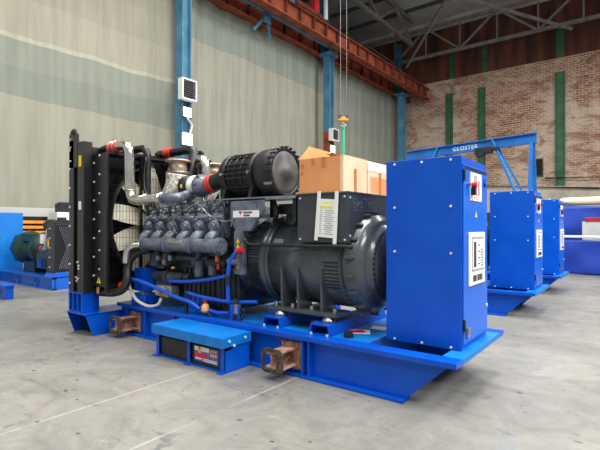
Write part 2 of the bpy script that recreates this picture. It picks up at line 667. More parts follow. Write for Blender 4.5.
def rust_sheet_material():
    m = mat('rusty_wall_sheet', L(58, 34, 28), L(116, 62, 44), 0.6, 0.85, detail=8)
    nt = m.node_tree
    for n in nt.nodes:
        if n.type == 'TEX_NOISE':
            mp = nt.nodes.new('ShaderNodeMapping')
            mp.inputs['Scale'].default_value = (2.5, 1, 0.35)
            tc = [q for q in nt.nodes if q.type == 'TEX_COORD'][0]
            nt.links.new(tc.outputs['Object'], mp.inputs['Vector'])
            nt.links.new(mp.outputs['Vector'], n.inputs['Vector'])
            break
    return m


M_FLOOR = floor_material()
M_BRICK = brick_material()
M_SHEET = rust_sheet_material()
M_ROOF = mat('roof_deck', L(172, 174, 176), L(198, 200, 202), 0.5, 0.8)
beige, pale = L(160, 157, 141), L(174, 171, 156)
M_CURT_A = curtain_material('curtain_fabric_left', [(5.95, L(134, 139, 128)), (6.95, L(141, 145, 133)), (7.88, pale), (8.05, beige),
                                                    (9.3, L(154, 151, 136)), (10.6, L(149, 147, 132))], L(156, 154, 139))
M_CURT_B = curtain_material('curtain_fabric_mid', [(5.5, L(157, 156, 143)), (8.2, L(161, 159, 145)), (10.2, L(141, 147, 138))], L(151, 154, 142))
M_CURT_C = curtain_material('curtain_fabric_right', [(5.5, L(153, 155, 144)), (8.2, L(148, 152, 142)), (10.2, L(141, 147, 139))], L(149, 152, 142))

# ================================================================= THE HALL
XW, YB = -16.5, 38.0
struct(MB().box(-38.3, 14, -14, 40, -0.2, 0).build('floor', M_FLOOR))
struct(MB().box(XW - 0.9, XW - 0.75, -14, YB + 0.4, 0, 12.3).build('wall_left', M_WALLGREY))
struct(MB().box(-38.3, -38, -14, YB + 0.4, 0, 19.2).build('wall_far_left', M_SHEET))
struct(MB().box(-38, 14, YB, YB + 0.4, 0, 14.0).build('wall_back', M_BRICK))
struct(MB().box(-38, 14, YB, YB + 0.25, 14.0, 18.4).build('wall_back_upper', M_SHEET))
struct(MB().box(-38, 14, YB - 0.2, YB + 0.3, 18.4, 19.2).build('trim_1', M_PALEBEAM))
struct(MB().box(-38.3, 14, -14, YB + 0.4, 19.2, 19.5).build('ceiling', M_ROOF))
# whitewashed strip at the foot of the brick wall
struct(MB().box(XW - 0.2, 14, YB - 0.1, YB, 0, 4.6).build('baseboard_back', M_PALEBEAM))
struct(MB().box(XW - 0.05, XW + 0.1, -14, YB - 0.1, 0, 2.2).build('baseboard_left', M_WALLGREY))

# roof purlins
for i, yy in enumerate((4.0, 10.0, 16.0, 20.5, 24.5, 28.0, 31.5, 34.5)):
    p = MB().box(-37.5, 13, yy - 0.08, yy + 0.08, 18.95, 19.2).build('roof_purlin', M_TRUSS_DK, None, 0, (XW, yy, 18.95))
    tag(p, 'grey roof purlin %s' % ['over the nearest bay', 'second from the camera', 'third from the camera', 'before the middle truss',
                                    'over the middle truss', 'just beyond the middle truss', 'halfway to the brick wall', 'nearest the brick wall'][i], 'purlin', 'roof purlins')


def truss(label, y, zb, zt, x0, x1, n, shift=0.0):
    t = thing('roof_truss', (x0, y, zb), label, 'truss', 'roof trusses')
    MB().box(x0, x1, y - 0.1, y + 0.1, zb - 0.12, zb + 0.12).build('bottom_chord', M_TRUSS, t)
    MB().box(x0, x1, y - 0.1, y + 0.1, zt - 0.12, zt + 0.12).build('top_chord', M_TRUSS, t)
    st = (x1 - x0) / n
    for i in range(n):
        xa = x0 + i * st + shift
        if i % 2 == 0:
            MB().bar((xa, y, zt), (xa + st, y, zb), 0.15).build('diagonal_web', M_TRUSS, t)
        else:
            MB().bar((xa, y, zb), (xa + st, y, zt), 0.15).build('diagonal_web', M_TRUSS, t)
        MB().bar((xa + st * 0.0, y, zb), (xa, y, zt), 0.1).build('vertical_web', M_TRUSS, t)
    return t


truss('grey roof truss just in front of the brick end wall', 36.4, 15.75, 18.1, -36.9, 13.5, 18)
truss('grey roof truss over the middle column', 24.6, 16.4, 18.9, -36.9, 13.5, 18)
# longitudinal lattice girder along the column line
t = thing('lattice_girder', (-15.6, 24.8, 16.9), 'grey lattice girder running back above the rusty crane beam', 'girder')
gx, gz0, gz1 = -15.6, 16.9, 18.9
MB().box(gx - 0.12, gx + 0.12, 12, 36.2, gz0 - 0.14, gz0 + 0.14).build('bottom_chord', M_TRUSS, t)
MB().box(gx - 0.12, gx + 0.12, 12, 36.2, gz1 - 0.14, gz1 + 0.14).build('top_chord', M_TRUSS, t)
ys = [12 + i * 3.0 for i in range(9)]
for i in range(8):
    za, zb_ = (gz0, gz1) if i % 2 == 0 else (gz1, gz0)
    MB().bar((gx, ys[i], za), (gx, ys[i + 1], zb_), 0.2).build('diagonal_web', M_TRUSS, t)
# wind bracing rods from the far column
for i, (a, b_, lab) in enumerate([((-16.0, 35.8, 15.0), (-9.0, 30.0, 18.9), 'grey brace from the far column top up to the roof deck'),
                                  ((-16.0, 25.0, 16.6), (-8.0, 33.0, 18.8), 'grey brace crossing the roof from the middle column'),
                                  ((-12.0, 24.6, 16.4), (-4.0, 36.4, 15.3), 'grey brace between the two roof trusses')]):
    tag(MB().bar(a, b_, 0.16).build('roof_brace', M_TRUSS, None, 0, a), lab, 'brace', 'roof braces')

# columns
def column(label, y, lower, split, wd=0.42):
    t = thing('steel_column', (XW + 0.45, y, 0), label, 'column', 'columns of the curtain wall')
    x = XW + 0.45

    def hsec(z0, z1):
        m = MB()
        m.box(x - 0.25, x + 0.25, y - wd / 2, y - wd / 2 + 0.05, z0, z1)
        m.box(x - 0.25, x + 0.25, y + wd / 2 - 0.05, y + wd / 2, z0, z1)
        m.box(x - 0.03, x + 0.03, y - wd / 2 + 0.05, y + wd / 2 - 0.05, z0, z1)
        return m
    if split > 0:
        hsec(0, split).build('lower_shaft', lower, t)
    hsec(split, 12.4).build('upper_shaft', M_SKYBLUE, t)
    MB().box(x - 0.4, x + 0.4, y - 0.5, y + 0.5, 12.4, 12.56).build('cap_plate', M_SKYBLUE, t)
    MB().box(x - 0.45, x + 0.45, y - 0.4, y + 0.4, 0, 0.05).build('base_plate', M_DKBLUE_COL, t)
    MB().box(x - 0.5, x - 0.1, y - 0.28, y + 0.28, 12.56, 16.7).build('head_stub', M_DKBLUE_COL, t)
    return t


column('light blue steel column left, behind the generator pipes, with louvred heater', 12.65, M_SKYBLUE, 0, 0.5)
column('blue steel column with rusty lower half behind the cardboard boxes', 24.1, M_RUST, 7.6, 0.5)
column('narrow blue column at the far end of the curtains beside the brick wall', 35.0, M_SKYBLUE, 0, 0.5)

# curtains
def curtain(label, y0, y1, m, top=12.2):
    mb = MB()
    ny, nz = int((y1 - y0) * 8), 24
    x0 = XW - 0.42
    vs, fs = [], []
    for j in range(nz + 1):
        z = top * j / nz
        for i in range(ny + 1):
            y = y0 + (y1 - y0) * i / ny
            edge = min(i, ny - i) / 8.0
            amp = 0.022 + 0.10 * math.exp(-edge / 1.1)
            fold = math.sin(y * 5.1 + 1.4 * noise.noise(Vector((0, y * 0.7, z * 0.05)))) * amp
            fold += 0.16 * noise.noise(Vector((3.1, y * 0.35, z * 0.10)))
            sag = 0.10 * math.sin(y * 2.3) * max(0, (z / top - 0.9)) * 8
            vs.append((x0 + fold, y, max(0.02, z - abs(sag) * 0.7)))
    for j in range(nz):
        for i in range(ny):
            a = j * (ny + 1) + i
            fs.append((a, a + 1, a + ny + 2, a + ny + 1))
    mb.add(vs, fs, True)
    o = mb.build('fabric_curtain', m, None, 0, (x0, (y0 + y1) / 2, 0))
    so = o.modifiers.new('thickness', 'SOLIDIFY')
    so.thickness = 0.01
    return tag(o, label, 'curtain', 'curtains along the left wall')


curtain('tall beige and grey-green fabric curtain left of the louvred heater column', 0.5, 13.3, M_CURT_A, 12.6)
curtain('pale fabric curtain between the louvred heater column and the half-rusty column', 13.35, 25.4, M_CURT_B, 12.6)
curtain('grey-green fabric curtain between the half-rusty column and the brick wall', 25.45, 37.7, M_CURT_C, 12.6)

# crane runway beams
def runway(label, x, z0, z1, y0, y1, m, stiff):
    t = thing('crane_runway_beam', (x, y0, z0), label, 'beam', 'rusty runway beams')
    MB().box(x - 0.03, x + 0.03, y0, y1, z0 + 0.05, z1 - 0.05).build('web', m, t)
    MB().box(x - 0.26, x + 0.26, y0, y1, z1 - 0.06, z1).build('top_flange', m, t)
    MB().box(x - 0.26, x + 0.26, y0, y1, z0, z0 + 0.06).build('bottom_flange', m, t)
    k = 0
    yy = y0 + 0.3
    while yy < y1:
        MB().box(x + 0.03, x + 0.22, yy - 0.03, yy + 0.03, z0 + 0.06, z1 - 0.06).build('stiffener', M_RUST_DK, t)
        yy += stiff
    MB().box(x - 0.05, x + 0.05, y0, y1, z1, z1 + 0.12).build('crane_rail', M_RUST_DK, t)
    return t


runway('rusty crane runway beam with stiffeners in front of the columns', -15.0, 12.56, 13.45, 8.0, 37.9, M_RUST, 1.25)
runway('rusty beam behind the columns just above the curtain tops', -16.7, 12.56, 13.5, 8.0, 37.9, M_RUST, 1.5)

# blue service tube with its hanger
t = thing('service_tube', (-15.95, 19, 12.8), 'long light blue tube along the curtain tops with a V hanger', 'tube')
MB().tube([(-15.75, 10.5, 12.75), (-15.75, 24.6, 12.85)], 0.11, 10, smooth=False).build('tube', M_SKYBLUE, t)
MB().bar((-15.8, 17.9, 12.7), (-16.3, 17.4, 11.9), 0.14).build('hanger_leg', M_SKYBLUE, t)
MB().bar((-15.8, 17.9, 12.7), (-16.3, 18.7, 11.9), 0.14).build('hanger_leg', M_SKYBLUE, t)
MB().box(-15.86, -15.8, 17.65, 18.2, 12.3, 12.75).build('gusset', M_SKYBLUE, t)

# overhead crane end carriage parts standing on the runway beam
q = aX(316, 10, -14.95)
t = thing('crane_end_carriage', (-15.0, q.y, 13.57), 'red crane carriage post on top of the rusty runway beam', 'crane')
MB().box(-15.15, -14.85, q.y - 0.25, q.y + 0.2, 13.57, 16.4).build('post', M_ORED, t)
MB().box(-15.2, -14.8, q.y - 2.0, q.y + 0.6, 13.57, 13.8).build('carriage', M_RUST_DK, t)
MB().box(-14.75, -14.62, q.y + 0.5, q.y + 0.72, 13.57, 16.4).build('pipe_post', M_WHITE, t)
MB().bar((-15.0, q.y - 1.9, 13.8), (-14.7, q.y - 0.2, 15.0), 0.1).build('grey_rail', M_STEEL, t)
MB().box(-15.2, -14.9, q.y - 2.6, q.y - 2.0, 13.57, 14.6).build('drive_box', M_CONT, t)

# green wall posts on the brick wall and above
def wallpost(label, px, ytop, ybot, dep, wd=0.5):
    p = aY(px, ytop, YB - dep)
    z0 = max(0, aY(px, ybot, YB - dep).z)
    t = thing('wall_post', (p.x, YB, z0), label, 'post', 'green wall posts')
    m = MB()
    m.box(p.x - wd / 2, p.x - wd / 2 + 0.06, YB - dep, YB, z0, p.z)
    m.box(p.x + wd / 2 - 0.06, p.x + wd / 2, YB - dep, YB, z0, p.z)
    m.build('channel_flange', M_GREENPOST, t)
    MB().box(p.x - wd / 2 + 0.06, p.x + wd / 2 - 0.06, YB - dep * 0.55, YB, z0, p.z).build('channel_web', M_GREENPOST, t)
    return t


wallpost('green post on the brick wall, nearest the curtains', 449, 93, 190, 0.3)
wallpost('green post on the brick wall, behind the gantry trolley', 481.5, 87, 190, 0.3)
wallpost('green post on the brick wall, right of the gantry leg', 560, 71, 185, 0.34, 0.6)
wallpost('green post on the rusty panels, nearest the far column', 451.5, 45, 78, 0.2, 0.4)
wallpost('green post on the rusty panels, second along', 484.5, 45, 71, 0.2, 0.4)
wallpost('green post on the rusty panels, toward the right edge', 560.5, 24, 56, 0.2, 0.5)

# wall services
for (pa, pb, lab) in [((545, 178), (640, 176), 'thin dark pipe along the brick wall above the blue tarpaulin'),
                      ((407, 185), (600, 188), 'long dark pipe along the foot of the brick wall')]:
    a, b_ = aY(*pa, YB - 0.25), aY(*pb, YB - 0.25)
    o = MB().tube([a, b_], 0.06, 8, smooth=False).build('wall_pipe', M_LUG_DK, None, 0, a)
    tag(o, lab, 'pipe', 'wall pipes')
a = aY(538.5, 167.5, YB - 0.1)
t = thing('wall_hatch', (a.x, YB, a.z - 0.6), 'small dark hatch in the brick wall behind the gantry leg', 'hatch')
MB().box(a.x - 0.25, a.x + 0.25, YB - 0.12, YB - 0.02, a.z - 0.6, a.z + 0.6).build('door', M_VOID, t)
MB().box(a.x - 0.32, a.x + 0.32, YB - 0.1, YB, a.z - 0.68, a.z + 0.68).build('frame', M_LUG_DK, t)

# fan heaters and work lights on the columns
def heater(label, c, wd, hg):
    t = thing('fan_heater', (c.x, c.y, c.z - hg / 2), label, 'heater', 'louvred fan heaters')
    x0, x1 = c.x - 0.15, c.x + 0.15
    m = MB()
    m.box(x0, x1, c.y - wd / 2, c.y - wd / 2 + 0.06, c.z - hg / 2, c.z + hg / 2)
    m.box(x0, x1, c.y + wd / 2 - 0.06, c.y + wd / 2, c.z - hg / 2, c.z + hg / 2)
    m.box(x0, x1, c.y - wd / 2 + 0.06, c.y + wd / 2 - 0.06, c.z + hg / 2 - 0.06, c.z + hg / 2)
    m.box(x0, x1, c.y - wd / 2 + 0.06, c.y + wd / 2 - 0.06, c.z - hg / 2, c.z - hg / 2 + 0.06)
    m.build('casing', M_WHITE, t)
    MB().box(x0 + 0.01, x0 + 0.1, c.y - wd / 2 + 0.06, c.y + wd / 2 - 0.06, c.z - hg / 2 + 0.06, c.z + hg / 2 - 0.06).build('backing', M_RUST_DK, t)
    for i in range(9):
        z = c.z - hg / 2 + 0.1 + (hg - 0.2) * i / 8
        MB().obox((x1 - 0.05, c.y, z), (0.09, wd - 0.12, 0.014), Matrix.Rotation(0.5, 3, 'Y')).build('louvre', M_GREY, t)
    MB().box(c.x - 0.35, x0, c.y - 0.12, c.y + 0.05, c.z - 0.06, c.z + 0.06).build('bracket', M_GREY, t)
    return t


heater('louvred fan heater on the light blue column left', aX(187.5, 90, XW + 0.9), 0.78, 0.9)
heater('small louvred fan heater on the half-rusty column behind the boxes', aX(334, 135, XW + 0.9), 0.75, 0.75)


def worklight(label, c, s):
    t = thing('work_light', (c.x, c.y, c.z - s), label, 'lamp', 'lit work lights')
    MB().box(c.x - 0.12, c.x, c.y - s, c.y + s, c.z - s, c.z + s).build('housing', M_GREY, t)
    MB().box(c.x, c.x + 0.04, c.y - s * 0.92, c.y + s * 0.92, c.z - s * 0.92, c.z + s * 0.92).build('lens', M_LAMP, t)
    MB().box(c.x - 0.4, c.x - 0.12, c.y - 0.05, c.y + 0.05, c.z - 0.05, c.z + 0.05).build('arm', M_GREY, t)
    return t


worklight('upper lit work light on the light blue column', aX(187, 112, XW + 0.9), 0.20)
worklight('lower lit work light on the light blue column above the pipes', aX(187, 139, XW + 0.9), 0.26)
worklight('lit work light on the half-rusty column just above the cardboard boxes', aX(332.5, 149, XW + 0.9), 0.22)
# cable clutter on the light blue column
a = aX(189, 125, XW + 0.95)
o = MB().tube([a + Vector((0, 0.1, 0.5)), a + Vector((0.05, -0.1, 0.25)), a + Vector((0, 0.15, 0)), a + Vector((0.05, -0.05, -0.5))], 0.05, 8).build('lamp_cable', M_HOSE_PALE, None, 0, a)
tag(o, 'pale looped cable between the two work lights on the column', 'cable')

# hook of the overhead crane
h = aY(343.5, 119, 11.9)
t = thing('crane_hook', (h.x, h.y, h.z - 0.3), 'orange crane hook block hanging on steel ropes over the boxes', 'hook')
for dx in (-0.09, 0.10):
    MB().cyl(h + Vector((dx * RX, dx * RY, 0.05)), Vector((h.x + dx * RX, h.y + dx * RY, 15.0)), 0.006, n=6).build('wire_rope', M_CABLE, t)
b = MB()
b.obox(h, (0.30, 0.12, 0.13), Matrix.Rotation(YAW, 3, 'Z'))
b.build('hook_block', M_HOOK, t, 0.02)
for s in (-1, 1):
    p = h + Vector((s * 0.11 * RX, s * 0.11 * RY, 0.08))
    MB().cyl(p + Vector((FX * 0.09, FY * 0.09, 0)), p - Vector((FX * 0.09, FY * 0.09, 0)), 0.05, n=16).build('sheave', M_LUG_DK, t)
MB().tube([h + Vector((0, 0, -0.07)), h + Vector((0, 0, -0.14)), h + Vector((0.06 * RX, 0.06 * RY, -0.2)), h + Vector((0, 0, -0.26)), h + Vector((-0.06 * RX, -0.06 * RY, -0.2))], 0.022, 8).build('hook', M_STEEL, t)
MB().box(h.x - 0.5, h.x + 0.5, h.y - 0.6, h.y + 0.6, 15.0, 15.5).build('hoist', M_HOOK, t)
MB().box(XW + 1.5, 12, h.y - 0.8, h.y - 0.4, 15.3, 16.2).build('bridge_girder', M_HOOK, t)
s0 = h + Vector((0, 0, -0.25))
o = thing('lifting_sling', (s0.x, s0.y, s0.z - 1.6), 'green lifting sling hanging from the orange crane hook', 'sling')
MB().cyl(s0, s0 + Vector((0, 0, -1.6)), 0.045, 0.04, n=10).build('webbing', M_SLING, o)
MB().torus(s0 + Vector((0, 0, -0.01)), (RX, RY, 0), 0.05, 0.018, 14, 6).build('eye', M_SLING, o)

# ================================================================= MAIN GENERATOR
ZT = 0.435
YC = 4.47


# ---- base frame
def make_base():
    t = thing('base_frame', (-3.8, YC, 0), 'long blue base frame carrying the nearest generator, rusty lifting lugs on its side', 'base frame')

    def beam(y0, y1, yw):
        m = MB()
        m.prism([(-6.23, 0.03), (-1.69, 0.03), (-1.30, 0.385), (-6.23, 0.385)], 'y', yw, yw + 0.018)
        m.box(-6.23, -1.22, y0, y1, 0.385, ZT)
        m.box(-6.23, -1.69, y0, y1, 0.0, 0.03)
        return m
    beam(3.70, 3.87, 3.775).build('front_beam', M_BLUE, t, 0.004)
    beam(5.07, 5.24, 5.14).build('rear_beam', M_BLUE, t, 0.004)
    m = MB()
    m.box(-6.23, -2.12, 3.87, 5.07, 0.42, ZT)
    m.box(-2.12, -1.40, 4.9, 5.07, 0.42, ZT)
    m.box(-1.40, -1.22, 3.87, 5.07, 0.385, ZT)
    m.build('deck_plate', M_BLUE_LIT_TOP, t, 0.003)
    MB().box(-1.45, -1.40, 3.87, 5.07, 0.30, 0.385).build('end_beam', M_BLUE, t)
    MB().box(-2.16, -2.12, 3.87, 5.07, 0.06, 0.42).build('cross_beam', M_BLUE, t)
    MB().box(-4.2, -4.1, 3.87, 5.07, 0.06, 0.42).build('cross_beam', M_BLUE, t)
    for x in (-5.98, -5.55, -4.9, -2.80, -2.72):
        MB().box(x - 0.012, x + 0.012, 3.71, 3.775, 0.03, 0.385).build('stiffener', M_BLUE, t)
    # radiator cross beam: an upside-down channel with slanted ends
    m = MB()
    ya, yb = 3.23, 5.71
    for x in (-6.78, -6.248):
        m.prism([(ya, 0.315), (yb, 0.315), (yb - 0.11, 0), (ya + 0.11, 0)], 'x', x, x + 0.018)
    m.box(-6.78, -6.23, ya, yb, 0.30, 0.318)
    m.build('radiator_beam', M_BLUE, t, 0.003)
    for yy in (3.26, 5.42):
        m = MB()
        m.box(-6.78, -6.40, yy, yy + 0.26, 0.318, 0.335)
        m.box(-6.78, -6.40, yy, yy + 0.26, 0.585, 0.603)
        for x in (-6.78, -6.67, -6.54, -6.42):
            m.box(x, x + 0.02, yy, yy + 0.26, 0.335, 0.585)
        m.box(-6.76, -6.42, yy + 0.13, yy + 0.15, 0.335, 0.585)
        m.build('radiator_foot', M_BLUE, t)
    # lifting lugs
    for x, top in ((-5.85, 0.305), (-2.98, 0.315)):
        m = MB()
        y0, y1 = 3.47, 3.755
        zc = top - 0.115
        m.prism([(x - 0.10, zc + 0.055), (x + 0.09, zc + 0.075), (x + 0.09, zc + 0.095), (x - 0.11, zc + 0.078)], 'y', y0, y1)
        m.prism([(x - 0.10, zc - 0.055), (x - 0.11, zc - 0.078), (x + 0.09, zc - 0.095), (x + 0.09, zc - 0.075)], 'y', y0, y1)
        m.prism([(x - 0.06, zc - 0.06), (x - 0.035, zc - 0.063), (x - 0.02, zc), (x - 0.035, zc + 0.065), (x - 0.06, zc + 0.062), (x - 0.045, zc)], 'y', y0 + 0.01, y1)
        m.box(x - 0.13, x + 0.13, 3.755, 3.775, zc - 0.14, zc + 0.14)
        g = m.build('lifting_lug', M_LUG, t, 0.004)
        g['label'] = 'rusty brown lifting lug'
        e = MB()
        n_ = 28
        vo, vi = [], []
        for k in range(n_):
            a = 2 * PI * k / n_
            ca, sa = math.cos(a), math.sin(a)
            sq = lambda c_: math.copysign(abs(c_) ** 0.45, c_)
            vo.append((x - 0.01 + 0.145 * sq(ca), zc + 0.125 * sq(sa)))
            vi.append((x - 0.035 + 0.085 * sq(ca), zc + 0.085 * sq(sa)))
        vs = [(p_[0], y0 - 0.016, p_[1]) for p_ in vo] + [(p_[0], y0 - 0.016, p_[1]) for p_ in vi] + [(p_[0], y0, p_[1]) for p_ in vo] + [(p_[0], y0, p_[1]) for p_ in vi]
        fs = []
        for k in range(n_):
            j = (k + 1) % n_
            fs += [(k, j, n_ + j, n_ + k), (2 * n_ + j, 2 * n_ + k, 3 * n_ + k, 3 * n_ + j), (j, k, 2 * n_ + k, 2 * n_ + j), (n_ + k, n_ + j, 3 * n_ + j, 3 * n_ + k)]
        e.add(vs, fs)
        e.build('end_loop', M_LUG_DK, g)
        for sx in (-1, 1):
            for sz in (-1, 1):
                MB().cyl((x + sx * 0.095, 3.755, zc + sz * 0.115), (x + sx * 0.095, 3.735, zc + sz * 0.115), 0.018, n=6).build('bolt', M_BRASS, g)
    q = aY(310.5, 371, 3.775)
    MB().cyl((q.x, 3.775, q.z), (q.x, 3.755, q.z), 0.02, n=10).build('bolt', M_BOLT, t)
    # alternator supports
    for x in (-3.33, -2.675):
        m = MB()
        w0, w1 = 0.14, 0.115
        m.prism([(x - w0, ZT), (x - w1, 0.545), (x - w1 + 0.02, 0.545), (x - w0 + 0.025, ZT)], 'y', 3.84, 5.09)
        m.prism([(x + w0, ZT), (x + w1, 0.545), (x + w1 - 0.02, 0.545), (x + w0 - 0.025, ZT)], 'y', 3.84, 5.09)
        m.box(x - w1, x + w1, 3.84, 5.09, 0.530, 0.547)
        o = m.build('alternator_support', M_BLUE, t, 0.002)
        for yy in (3.99, 4.95):
            MB().lathe((x + 0.02, yy, 0.547), (0, 0, 1), [(0.001, 0), (0.075, 0), (0.07, 0.025), (0.05, 0.045), (0.04, 0.053), (0.001, 0.053)], 24).build('vibration_mount', M_STEEL, o)
        for sx in (-1, 1):
            MB().cyl((x + sx * 0.1, 3.835, ZT), (x + sx * 0.1, 3.835, ZT + 0.02), 0.014, n=6).build('bolt', M_BOLT, o)
    # engine mount posts
    for yy in (3.86, 5.06):
        m = MB()
        x = -5.74
        m.box(x - 0.17, x + 0.17, yy - 0.12, yy + 0.12, ZT, 0.60)
        m.build('engine_support', M_BLUE, t, 0.003)
        MB().cyl((x, yy, 0.60), (x, yy, 0.635), 0.10, 0.085, 20).build('vibration_mount', M_STEEL, t)
        MB().box(x - 0.13, x - 0.03, yy - 0.10, yy + 0.10, 0.635, 0.96).build('engine_post', M_BLUE, t)
        MB().box(x + 0.02, x + 0.13, yy - 0.10, yy + 0.10, 0.635, 0.96).build('engine_post', M_BLUE, t)
    # valve brackets standing on the deck
    for x, yy in ((-4.45, 3.86), (-3.88, 3.83)):
        MB().box(x - 0.10, x + 0.06, yy, yy + 0.012, ZT, 0.62).box(x - 0.10, x - 0.088, yy + 0.012, yy + 0.12, ZT, 0.60).build('valve_bracket', M_BLUE, t)
    m = MB()
    m.prism([(-4.98, ZT), (-4.78, ZT), (-4.66, 0.62), (-4.98, 0.62)], 'y', 3.98, 4.0)
    m.build('deck_gusset', M_BLUE, t)
    # filler cap on the deck
    o = MB().cyl((-2.39, 3.95, ZT), (-2.39, 3.95, ZT + 0.035), 0.05, n=20).cyl((-2.39, 3.95, ZT + 0.035), (-2.39, 3.95, ZT + 0.06), 0.042, n=20).build('filler_cap', M_BLACK_MATT, t)
    o['label'] = 'black round filler cap'
    return t


base = make_base()


# ---- control cabinet
def make_cabinet():
    x0, x1, y0, y1, z0, z1 = -2.05, -1.305, 4.10, 4.95, ZT + 0.0015, 2.195
    t = thing('control_cabinet', ((x0 + x1) / 2, (y0 + y1) / 2, z0), 'tall blue control cabinet on the end of the nearest generator', 'cabinet', 'blue control cabinets')
    MB().box(x0 + 0.004, x1 - 0.02, y0 + 0.012, y1 - 0.004, z0, z1).build('body', M_BLUE, t, 0.006)
    MB().box(x0 + 0.004, x1, y0, y0 + 0.012, z0 + 0.002, z1).build('side_panel', M_BLUE, t, 0.004)
    for x in (-1.955, -1.678, -1.402):
        for z in ((0.458, 2.162) if x == -1.678 else (0.458, 1.311, 1.738, 2.162)):
            m = MB()
            m.cyl((x, y0, z), (x, y0 - 0.010, z), 0.013, 0.010, 10)
            m.build('panel_bolt', M_BOLT, t)
    MB().box(-2.0, -1.36, y0 + 0.1, y1 - 0.1, z1, z1 + 0.012).build('roof_plate', M_BLUE, t, 0.003)
    # door on the +x face
    d = MB().box(x1 - 0.02, x1 + 0.004, y0 + 0.045, y1 - 0.04, z0 + 0.05, z1 - 0.07).build('door', M_BLUE_LIT_SIDE, t, 0.004)
    m = MB()
    m.box(x1 + 0.004, x1 + 0.006, y0 + 0.07, y1 - 0.07, z1 - 0.115, z1 - 0.085)
    m.build('ventilation_slot', M_VOID, d)
    for z in (2.02, 0.66):
        MB().box(x1 + 0.0, x1 + 0.018, y0 + 0.035, y0 + 0.065, z - 0.05, z + 0.05).build('hinge', M_BLACK_MATT, d)
    MB().box(x1 + 0.004, x1 + 0.03, 4.78, 4.81, 1.99, 2.035).build('door_handle', M_LBLUE, d)
    MB().box(x1 + 0.004, x1 + 0.016, 4.79, 4.84, 1.955, 1.985).build('door_lock', M_BLACK_MATT, d)
    # notice with red stop button
    n = MB().box(x1 + 0.004, x1 + 0.012, 4.33, 4.68, 1.80, 2.065).build('notice_sheet', M_PAPER, t)
    n['label'] = 'white paper notice with print'
    m = MB()
    for k in range(6):
        m.box(x1 + 0.012, x1 + 0.0135, 4.43, 4.52, 1.965 + k * 0.014, 1.972 + k * 0.014)
    m.build('printed_block', M_INK, n)
    m = MB()
    for k in range(5):
        m.box(x1 + 0.012, x1 + 0.0135, 4.56 + k * 0.012, 4.566 + k * 0.012, 1.86, 2.0)
    m.build('printed_lines', M_RED_PRINT, n)
    m = MB()
    m.torus((x1 + 0.013, 4.46, 1.875), (1, 0, 0), 0.045, 0.004, 18, 4).torus((x1 + 0.013, 4.40, 1.83), (1, 0, 0), 0.035, 0.004, 18, 4).torus((x1 + 0.013, 4.52, 1.84), (1, 0, 0), 0.03, 0.004, 18, 4)
    m.build('printed_rings', M_RED_PRINT, n)
    e = MB().box(x1 + 0.004, x1 + 0.05, 4.335, 4.385, 1.85, 1.92).build('button_box', M_BLACK_MATT, t)
    MB().cyl((x1 + 0.012, 4.37, 1.945), (x1 + 0.055, 4.37, 1.945), 0.024, 0.028, 18).build('emergency_stop_button', M_ORED, e)
    MB().cyl((x1 + 0.004, 4.265, 1.945), (x1 + 0.03, 4.265, 1.945), 0.018, n=12).build('key_switch', M_STEEL, t)
    # warning triangle
    m = MB()
    m.add([(x1 + 0.0045, 4.49, 1.645), (x1 + 0.0045, 4.555, 1.645), (x1 + 0.0045, 4.5225, 1.705),
           (x1 + 0.007, 4.49, 1.645), (x1 + 0.007, 4.555, 1.645), (x1 + 0.007, 4.5225, 1.705)],
          [(0, 2, 1), (3, 4, 5), (0, 1, 4, 3), (1, 2, 5, 4), (2, 0, 3, 5)])
    m.build('warning_triangle', M_SIGNYEL, t)
    # controller
    c = MB().box(x1 + 0.004, x1 + 0.022, 4.262, 4.765, 1.0, 1.50).build('controller_panel', M_WHITE, t, 0.006)
    c['label'] = 'white framed controller panel'
    MB().box(x1 + 0.022, x1 + 0.024, 4.33, 4.72, 1.13, 1.455).build('controller_frame', M_GREYINK, c)
    MB().box(x1 + 0.024, x1 + 0.026, 4.35, 4.70, 1.15, 1.435).build('controller_face', M_PAPER, c)
    MB().box(x1 + 0.026, x1 + 0.028, 4.375, 4.45, 1.17, 1.41).build('controller_display', M_INK, c)
    m = MB()
    for k in range(7):
        m.box(x1 + 0.026, x1 + 0.028, 4.62, 4.66, 1.17 + k * 0.025, 1.185 + k * 0.025)
    for k in range(4):
        m.box(x1 + 0.026, x1 + 0.028, 4.50, 4.58, 1.19 + k * 0.06, 1.2 + k * 0.06)
    m.build('controller_print', M_INK, c)
    for k, wd in enumerate((0.06, 0.035, 0.05, 0.05, 0.03)):
        y = 4.365 + k * 0.066
        MB().box(x1 + 0.022, x1 + 0.025, y, y + wd, 1.035, 1.095).build('controller_button', M_INK, c)
    # lower lock
    MB().box(x1 + 0.004, x1 + 0.03, 4.19, 4.265, 0.54, 0.63).build('latch', M_STEEL, t, 0.003)
    MB().cyl((x1 + 0.004, 4.87, 0.75), (x1 + 0.014, 4.87, 0.75), 0.018, n=10).build('panel_bolt', M_BOLT, t)
    return t


M_BLUE_LIT_SIDE = mat('blue_lit_side', L(0, 92, 204), L(2, 100, 208), 3.0, 0.34, spec=0.3, coat=0.06)  # cabinet blue painted lighter for the stronger light on the door side
M_RED_PRINT = mat('red_print', L(196, 110, 110), L(206, 130, 126), 30.0, 0.6)
cabinet = make_cabinet()


